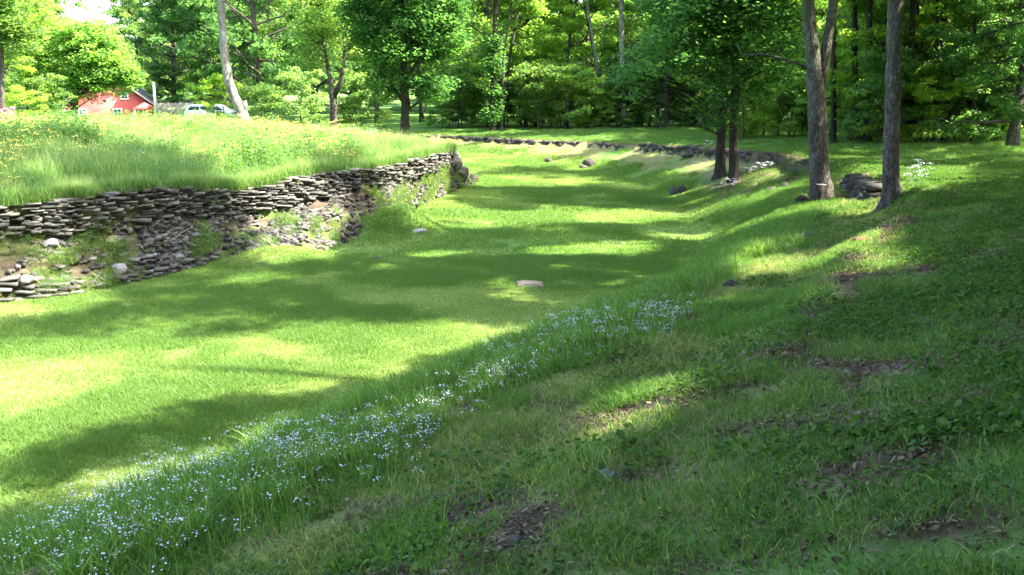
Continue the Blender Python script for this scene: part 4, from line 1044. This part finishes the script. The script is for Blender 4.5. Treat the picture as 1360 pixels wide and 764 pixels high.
# far-off wood
n_ = 115; fa = rng.uniform(-120, 1480, n_); fy = rng.uniform(112, 175, n_); fx = pd(fa, fy); fz = terrain(fx, fy)[0]
fs_ = np.where((fa > 60) & (fa < 225), .7, np.where((fa > 580) & (fa < 850), .85, 1.15))*rng.uniform(.85, 1.15, n_); rt = np.zeros((n_, 3)); rt[:, 2] = rng.random(n_)*6.28
instancer('distant_woods', np.stack([fx, fy, fz-.5], 1), rt, fs_, rng.integers(0, 3, n_), [v[1] for v in VB], 'far-off wood closing the view behind the nearer trees', 'woods')
# centre: forest beyond the far bank
fg = 'trees in the wood beyond the far bank'
cen = [(628, 74, VS[0], 1.15, LT_), (648, 66, VS[1], 1.2, MD), (667, 64, VS[2], 1.0, LT_), (690, 80, VS[0], 1.3, BR), (712, 68, VS[1], 1.1, LT_), (735, 78, VS[2], 1.3, LT_), (752, 66, VS[0], .95, BR),
       (775, 84, VS[1], 1.35, LT_), (800, 70, VS[2], 1.1, MD), (850, 66, VS[1], 1.2, LT_), (872, 62, VS[2], 1.0, LT_), (895, 78, VS[0], 1.3, MD), (925, 64, VS[1], 1.05, BR), (590, 90, VS[2], 1.4, MD), (560, 78, VS[1], 1.2, LT_),
       (500, 76, VS[0], 1.2, LT_), (610, 100, VB[1], 1.3, LT_), (680, 104, VB[0], 1.35, LT_), (760, 108, VB[2], 1.2, BR), (850, 104, VB[1], 1.5, MD), (930, 96, VB[2], 1.5, LT_), (540, 108, VB[0], 1.5, LT_)]
for k, (px, y_, v, s, tint) in enumerate(cen):
    bt(v, px, y_, s, tint, 'leafy tree', fg, 'woodland_tree')
random.seed(9)
for k in range(44):
    px = 588+k*9+random.uniform(-5, 5); y_ = 61+random.uniform(0, 6)+(3 if px < 700 else 0)
    if 610 < px < 640: y_ += 5
    bt(VH[k % 3], px, y_, random.uniform(.6, 1.35), random.choice([LT_, BR, LT_, MD, DK]), 'leafy green bush in the hedge of undergrowth beyond the far bank', 'bushes beyond the far bank', 'bush', cat='bush')
# ivy-clad pale trunk
bg_tree('ivy_clad_tree', 62, [(830, 182), (829, 150), (827, 110), (826, 60), (825, 10), (824, -60)], [10, 8, 7, 7, 6, 4], 'bark_pale', 'tall pale trunk wrapped in dark ivy near its base, beyond the far bank', (.55, .75, .6),
        [(832, 120, 12, 34, 34), (838, 165, 15, 16, 22), (822, -40, 40, 30, 70)])
bg_tree('bare_tree', 64, [(798, 180), (797, 120), (790, 70), (782, 20), (776, -20)], [6, 5, 4, 3, 2], 'bark_pale', 'thin pale leaning trunk left of the ivy-clad trunk', LT_, [(778, -30, 30, 20, 40), (800, 150, 12, 16, 10)])
bg_tree('ivy_clad_tree', 60, [(654, 178), (655, 120), (657, 60), (658, 0), (660, -60)], [9, 8, 7, 6, 4], 'bark_dark', 'dark ivy-covered trunk left of a thin bare stem beyond the far bank', (.5, .7, .6),
        [(655, 90, 8, 60, 46), (660, -50, 50, 50, 120), (650, 150, 12, 14, 14)])
bg_tree('slender_tree', 61, [(666, 176), (667, 130), (669, 80), (674, 40), (680, 0)], [5, 4.5, 4, 3, 2], 'bark_grey', 'thin bare grey stem just right of the dark ivy-covered trunk', LT_, [(690, -30, 36, 40, 70)])
# right: the dense wood behind the plateau
random.seed(15)
rg = 'trees in the shaded wood on the right'
for k in range(34):
    px = 990+(k*37 % 470)+random.uniform(-8, 8); y_ = 37+(k*7 % 30)+random.uniform(0, 2)
    if px < 1140: y_ += 13
    v = VS[k % 3] if k % 4 else VU[k % 2]; s = random.uniform(.85, 1.2)
    bt(v, px, y_, s, random.choice([MD, LT_, BR, LT_, BR]), 'leafy woodland tree standing in the dense wood on the right', rg, 'woodland_tree')
for k in range(9):
    px = 960+k*55+random.uniform(-8, 8); y_ = 60+random.uniform(0, 30)
    bt(VB[k % 3], px, y_, random.uniform(1, 1.4), random.choice([LT_, BR, MD]), 'leafy woodland tree standing in the dense wood on the right', rg, 'woodland_tree')
for k in range(40):
    px = 975+k*11+random.uniform(-8, 8); y_ = 35+random.uniform(0, 7)+(7 if px < 1110 else 0)
    bt([VH[0], VU[0], VH[1], VH[2], VU[1]][k % 5], px, y_, random.uniform(.6, 1.1), random.choice([MD, DK, LT_, BR]), 'leafy bush in the undergrowth of the wood on the right', 'bushes in the wood on the right', 'bush', cat='bush')
bt(VC[0], 1345, 33.5, .95, DK, 'dark feathery evergreen at the right edge of the photo', name='evergreen_tree')
bt(VC[0], 1300, 38, 1.0, (.6, .75, .65), 'dark feathery evergreen left of the one at the right edge', name='evergreen_tree')
def stem(px, py, y_, w_, label, lean=0):
    return bg_tree('dark_stem_tree', y_, [(px, py), (px+lean*.3, py-50), (px+lean*.7, py-120), (px+lean, -10), (px+lean*1.2, -80)], [w_*1.2, w_, w_*.9, w_*.75, w_*.4], 'bark_dark', label, MD, [(px+lean*1.2, -70, 45, 40, 60)])
stem(1107, 192, 37, 7, 'slim dark trunk just right of the forked tree, in the wood')
stem(1138, 192, 38, 9, 'left of a pair of dark trunks in the wood between the forked and single trees', -4)
stem(1152, 192, 37.5, 9, 'right of a pair of dark trunks in the wood between the forked and single trees', 3)
stem(1207, 194, 37, 8, 'dark trunk in the wood directly right of the single grey tree', 5)
stem(1222, 194, 40, 7, 'slender dark trunk second right of the single grey tree', -4)
stem(1240, 194, 37, 6, 'slender dark trunk third right of the single grey tree', 6)
stem(1254, 196, 38, 8, 'dark trunk in the wood left of the feathery evergreens', 0)
stem(1290, 198, 36, 5, 'thin dark trunk among the feathery evergreens', 5)
stem(885, 186, 60, 6, 'thin dark trunk beyond the far bank left of the twin dark trees', 0)
stem(698, 178, 66, 5, 'thin dark trunk beyond the far bank between ivy-clad trunks', 3)
# white-flowered weeds by the twin trees and by the single tree
wp = patch_mesh('white_weed', flower_patch(M['petal_white'], 9, (.35, .75), .5, 16, .03, .05)+[(*blades(40, .5, (.2, .5), (.008, .012), .8, segs=3), M['long'])])
wb = patch_mesh('blue_weed', flower_patch(M['petal_blue'], 12, (.3, .8), .5, 18, .025, .05)+[(*blades(60, .5, (.2, .5), (.008, .012), .8, segs=3), M['long'])])
for k, (px, py, s, me, lb) in enumerate([(968, 262, .9, wp, 'white-flowered weed on the lawn in front of the twin dark trees'), (992, 240, .7, wp, 'white-flowered weed just right of the twin dark trees'), (1008, 236, .8, wp, 'white-flowered weed halfway from the twin dark trees to the forked tree'),
     (1020, 230, .6, wp, 'smallest white-flowered weed left of the forked tree'), (1212, 262, .75, wb, 'bluish-flowered weed clump right beside the single grey tree'), (1222, 250, .8, wb, 'bluish-flowered weed clump second from the single grey tree'), (940, 205, .8, wp, 'white-flowered weed on the crest left of the twin dark trees')]):
    g = on_ground(px, py); o = obj('flowering_weed', me, loc=g); o.scale = (s,)*3; tag(o, lb, 'weed')

# ------------------------------------------------------------------ red house, pole, fence, car
HY = 95.0; hx = pd(147, HY); hz = H(hx, HY); house = empty('red_house', (hx, HY, -.55)); house.rotation_euler[2] = rad(17); sc = HY/FPX
red = simple('red_boards', (.42, .055, .045), .7, .2, 3); 
m_, n_ = new_mat('red_siding'); M['red_siding'] = m_
w_ = N(n_, 'ShaderNodeTexWave', wave_type='BANDS', bands_direction='X'); w_.inputs['Scale'].default_value = 3.2; w_.inputs['Distortion'].default_value = .2
n_.links.new(pos_vec(n_, obj=True), w_.inputs['Vector'])
finish(n_, mixc(n_, noise(n_, 2, 5), (.46, .085, .075), (.60, .15, .13)), .75, w_.outputs['Fac'], .5, .03, .2)
simple('white_trim', (.80, .80, .78), .6); simple('grey_roof', (.16, .15, .15), .85, .2, 8); simple('old_wood', (.30, .27, .23), .9, .1, 6)
m_, n_ = new_mat('dark_glass'); finish(n_, (.03, .04, .04), .3, None, spec=.4); M['dark_glass'] = m_
hw = 4.35; ez = 2.75; pz = 6.05; hd = 9.0
mb = MB(); mb.prism([(-hw, -1.2), (hw, -1.2), (hw, ez), (0, pz-.15), (-hw, ez)], 0, hd); mb.build('wall', M['red_siding'], house)
for sgn in (-1, 1):
    mb = MB(); ex = sgn*(hw+.35); mb.prism([(ex, ez-.28), (0, pz), (0, pz+.16), (ex, ez-.12)], -.4, hd+.4); rf = mb.build('roof', M['grey_roof'], house)
    mb = MB(); mb.prism([(ex, ez-.44), (0, pz-.17), (0, pz-.005), (ex, ez-.285)], -.42, -.33); mb.build('verge_board', M['white_trim'], rf)
    mb = MB(); mb.box((sgn*(hw+.01), -.02, .8), (.22, .1, 3.8)); mb.build('corner_trim', M['white_trim'], house)
mb = MB(); mb.tube([(2.35, 1.5, 4.0), (2.35, 1.5, 5.3)], [.14, .14], 10); mb.build('vent_pipe', M['old_wood'], house)
def window(x_, z_, w__, h__):
    mb = MB(); t_ = .13
    for (cx, cz, a, b) in ((x_, z_+h__/2, w__+t_*2, t_), (x_, z_-h__/2, w__+t_*2, t_), (x_-w__/2, z_, t_, h__-t_), (x_+w__/2, z_, t_, h__-t_)): mb.box((cx, -.035, cz), (a, .07, b))
    mb.box((x_, -.028, z_), (w__-t_, .045, .05)); mb.box((x_, -.024, z_), (.05, .04, h__-t_-.002)); f_ = mb.build('window', M['white_trim'], house)
    mb = MB(); mb.box((x_, -.004, z_), (w__-t_, .02, h__-t_)); mb.build('pane', M['dark_glass'], f_)
window((165-147)*sc, 3.62, .62, .62); window((113-147)*sc, 1.75, .75, 1.15); window((155-147)*sc, 1.75, .75, 1.15)
mb = MB(); mb.prism([(2.2, 2.25), (4.6, 2.25), (4.6, 2.35), (3.4, 3.0), (2.2, 2.35)], -1.9, -.05); pr_ = mb.build('porch_roof', M['red_siding'], house)
for q in (2.4, 4.4): mb = MB(); mb.box((q, -1.75, .8), (.16, .16, 2.88)); mb.build('post', M['white_trim'], pr_)
mb = MB(); mb.box((3.4, -.03, 1.0), (1.0, .06, 2.1)); dr_ = mb.build('door', M['white_trim'], house)
tag(house, 'red boarded house with white window frames and grey gable roof behind the meadow', 'house')
# white pole
px_ = pd(207, 88); zz_ = H(px_, 88); mb = MB(); top = at_y(207, 110, 88)[2]; mb.tube([(0, 0, -.2), (0, 0, top-zz_)], [.13, .11], 12); tag(mb.build('pole', M['white_trim'], loc=(px_, 88, zz_)), 'short white pole standing right of the red house', 'pole')
# weathered fence
fx0, fx1 = pd(208, 84), pd(256, 84); fz = H((fx0+fx1)/2, 84); fr_ = empty('board_fence', (fx0, 84, fz)); L_ = fx1-fx0
mb = MB(); k = 0
xx = .05
while xx < L_: mb.box((xx, .03, .80+.03*math.sin(k*3.3)), (.13, .03, 1.45)); xx += .17; k += 1
mb.build('board_panel', M['old_wood'], fr_)
for q in np.linspace(0, L_, 4): mb = MB(); mb.box((q, .12, .75), (.12, .12, 1.75)); mb.build('post', M['old_wood'], fr_)
tag(fr_, 'weathered grey board fence between the white pole and the parked car', 'fence')
# car: a pale estate seen from the side
CY = 76.0; cx0, cx1 = pd(249, CY), pd(325, CY); cl_ = cx1-cx0; cz_ = at_y(285, 138.5, CY)[2]-1.5; car = empty('parked_car', ((cx0+cx1)/2, CY, cz_)); hl = cl_/2
paint = simple('silver_paint', (.80, .80, .80), .35, .5, 2); simple('black_rubber', (.02, .02, .02), .8); simple('steel', (.5, .5, .52), .35, .5, 4, .8)
prof = [(-hl, .35), (-hl, .80), (-hl+.10, .95), (-hl+.25, 1.38), (-hl+.55, 1.48), (-.1*hl, 1.5), (.18*hl, 1.42), (.48*hl, 1.0), (.85*hl, .88), (hl, .70), (hl, .35), (.78*hl, .28), (-.8*hl, .28)]
mb = MB(); mb.prism(prof, -.85, .85); body = mb.build('body', paint, car); bv = body.modifiers.new('bevel', 'BEVEL'); bv.width = .05; bv.segments = 2
for (a, b, c_, d_) in ((-hl+.36, -hl+.50, -.46*hl, -.46*hl), (-.42*hl, -.42*hl, -.04*hl, -.04*hl), (.0, .0, .16*hl, .38*hl)):
    for sd in (-.862, .852):
        mb = MB(); mb.prism([(a, 1.04), (d_, 1.04), (c_, 1.33), (b, 1.33)], sd, sd+.012); mb.build('window', M['dark_glass'], car)
for sx_ in (-.62*hl, .62*hl):
    for sd in (-.80, .80):
        mb = MB(); mb.tube([(sx_, sd-.1, .32), (sx_, sd+.1, .32)], [.32, .32], 20); wh = mb.build('wheel', M['black_rubber'], car)
        mb = MB(); mb.tube([(sx_, sd-.115, .32), (sx_, sd+.115, .32)], [.19, .19], 16); mb.build('rim', M['steel'], wh)
mb = MB(); mb.box((hl-.02, -.6, .68), (.1, .3, .14)); mb.build('headlight', M['steel'], car); mb = MB(); mb.box((hl-.02, .6, .68), (.1, .3, .14)); mb.build('headlight', M['steel'], car)
tag(car, 'silver-white parked car half hidden by the tall meadow, left of the leaning tree', 'car')
print('objects', len(bpy.data.objects))

finish_labels()
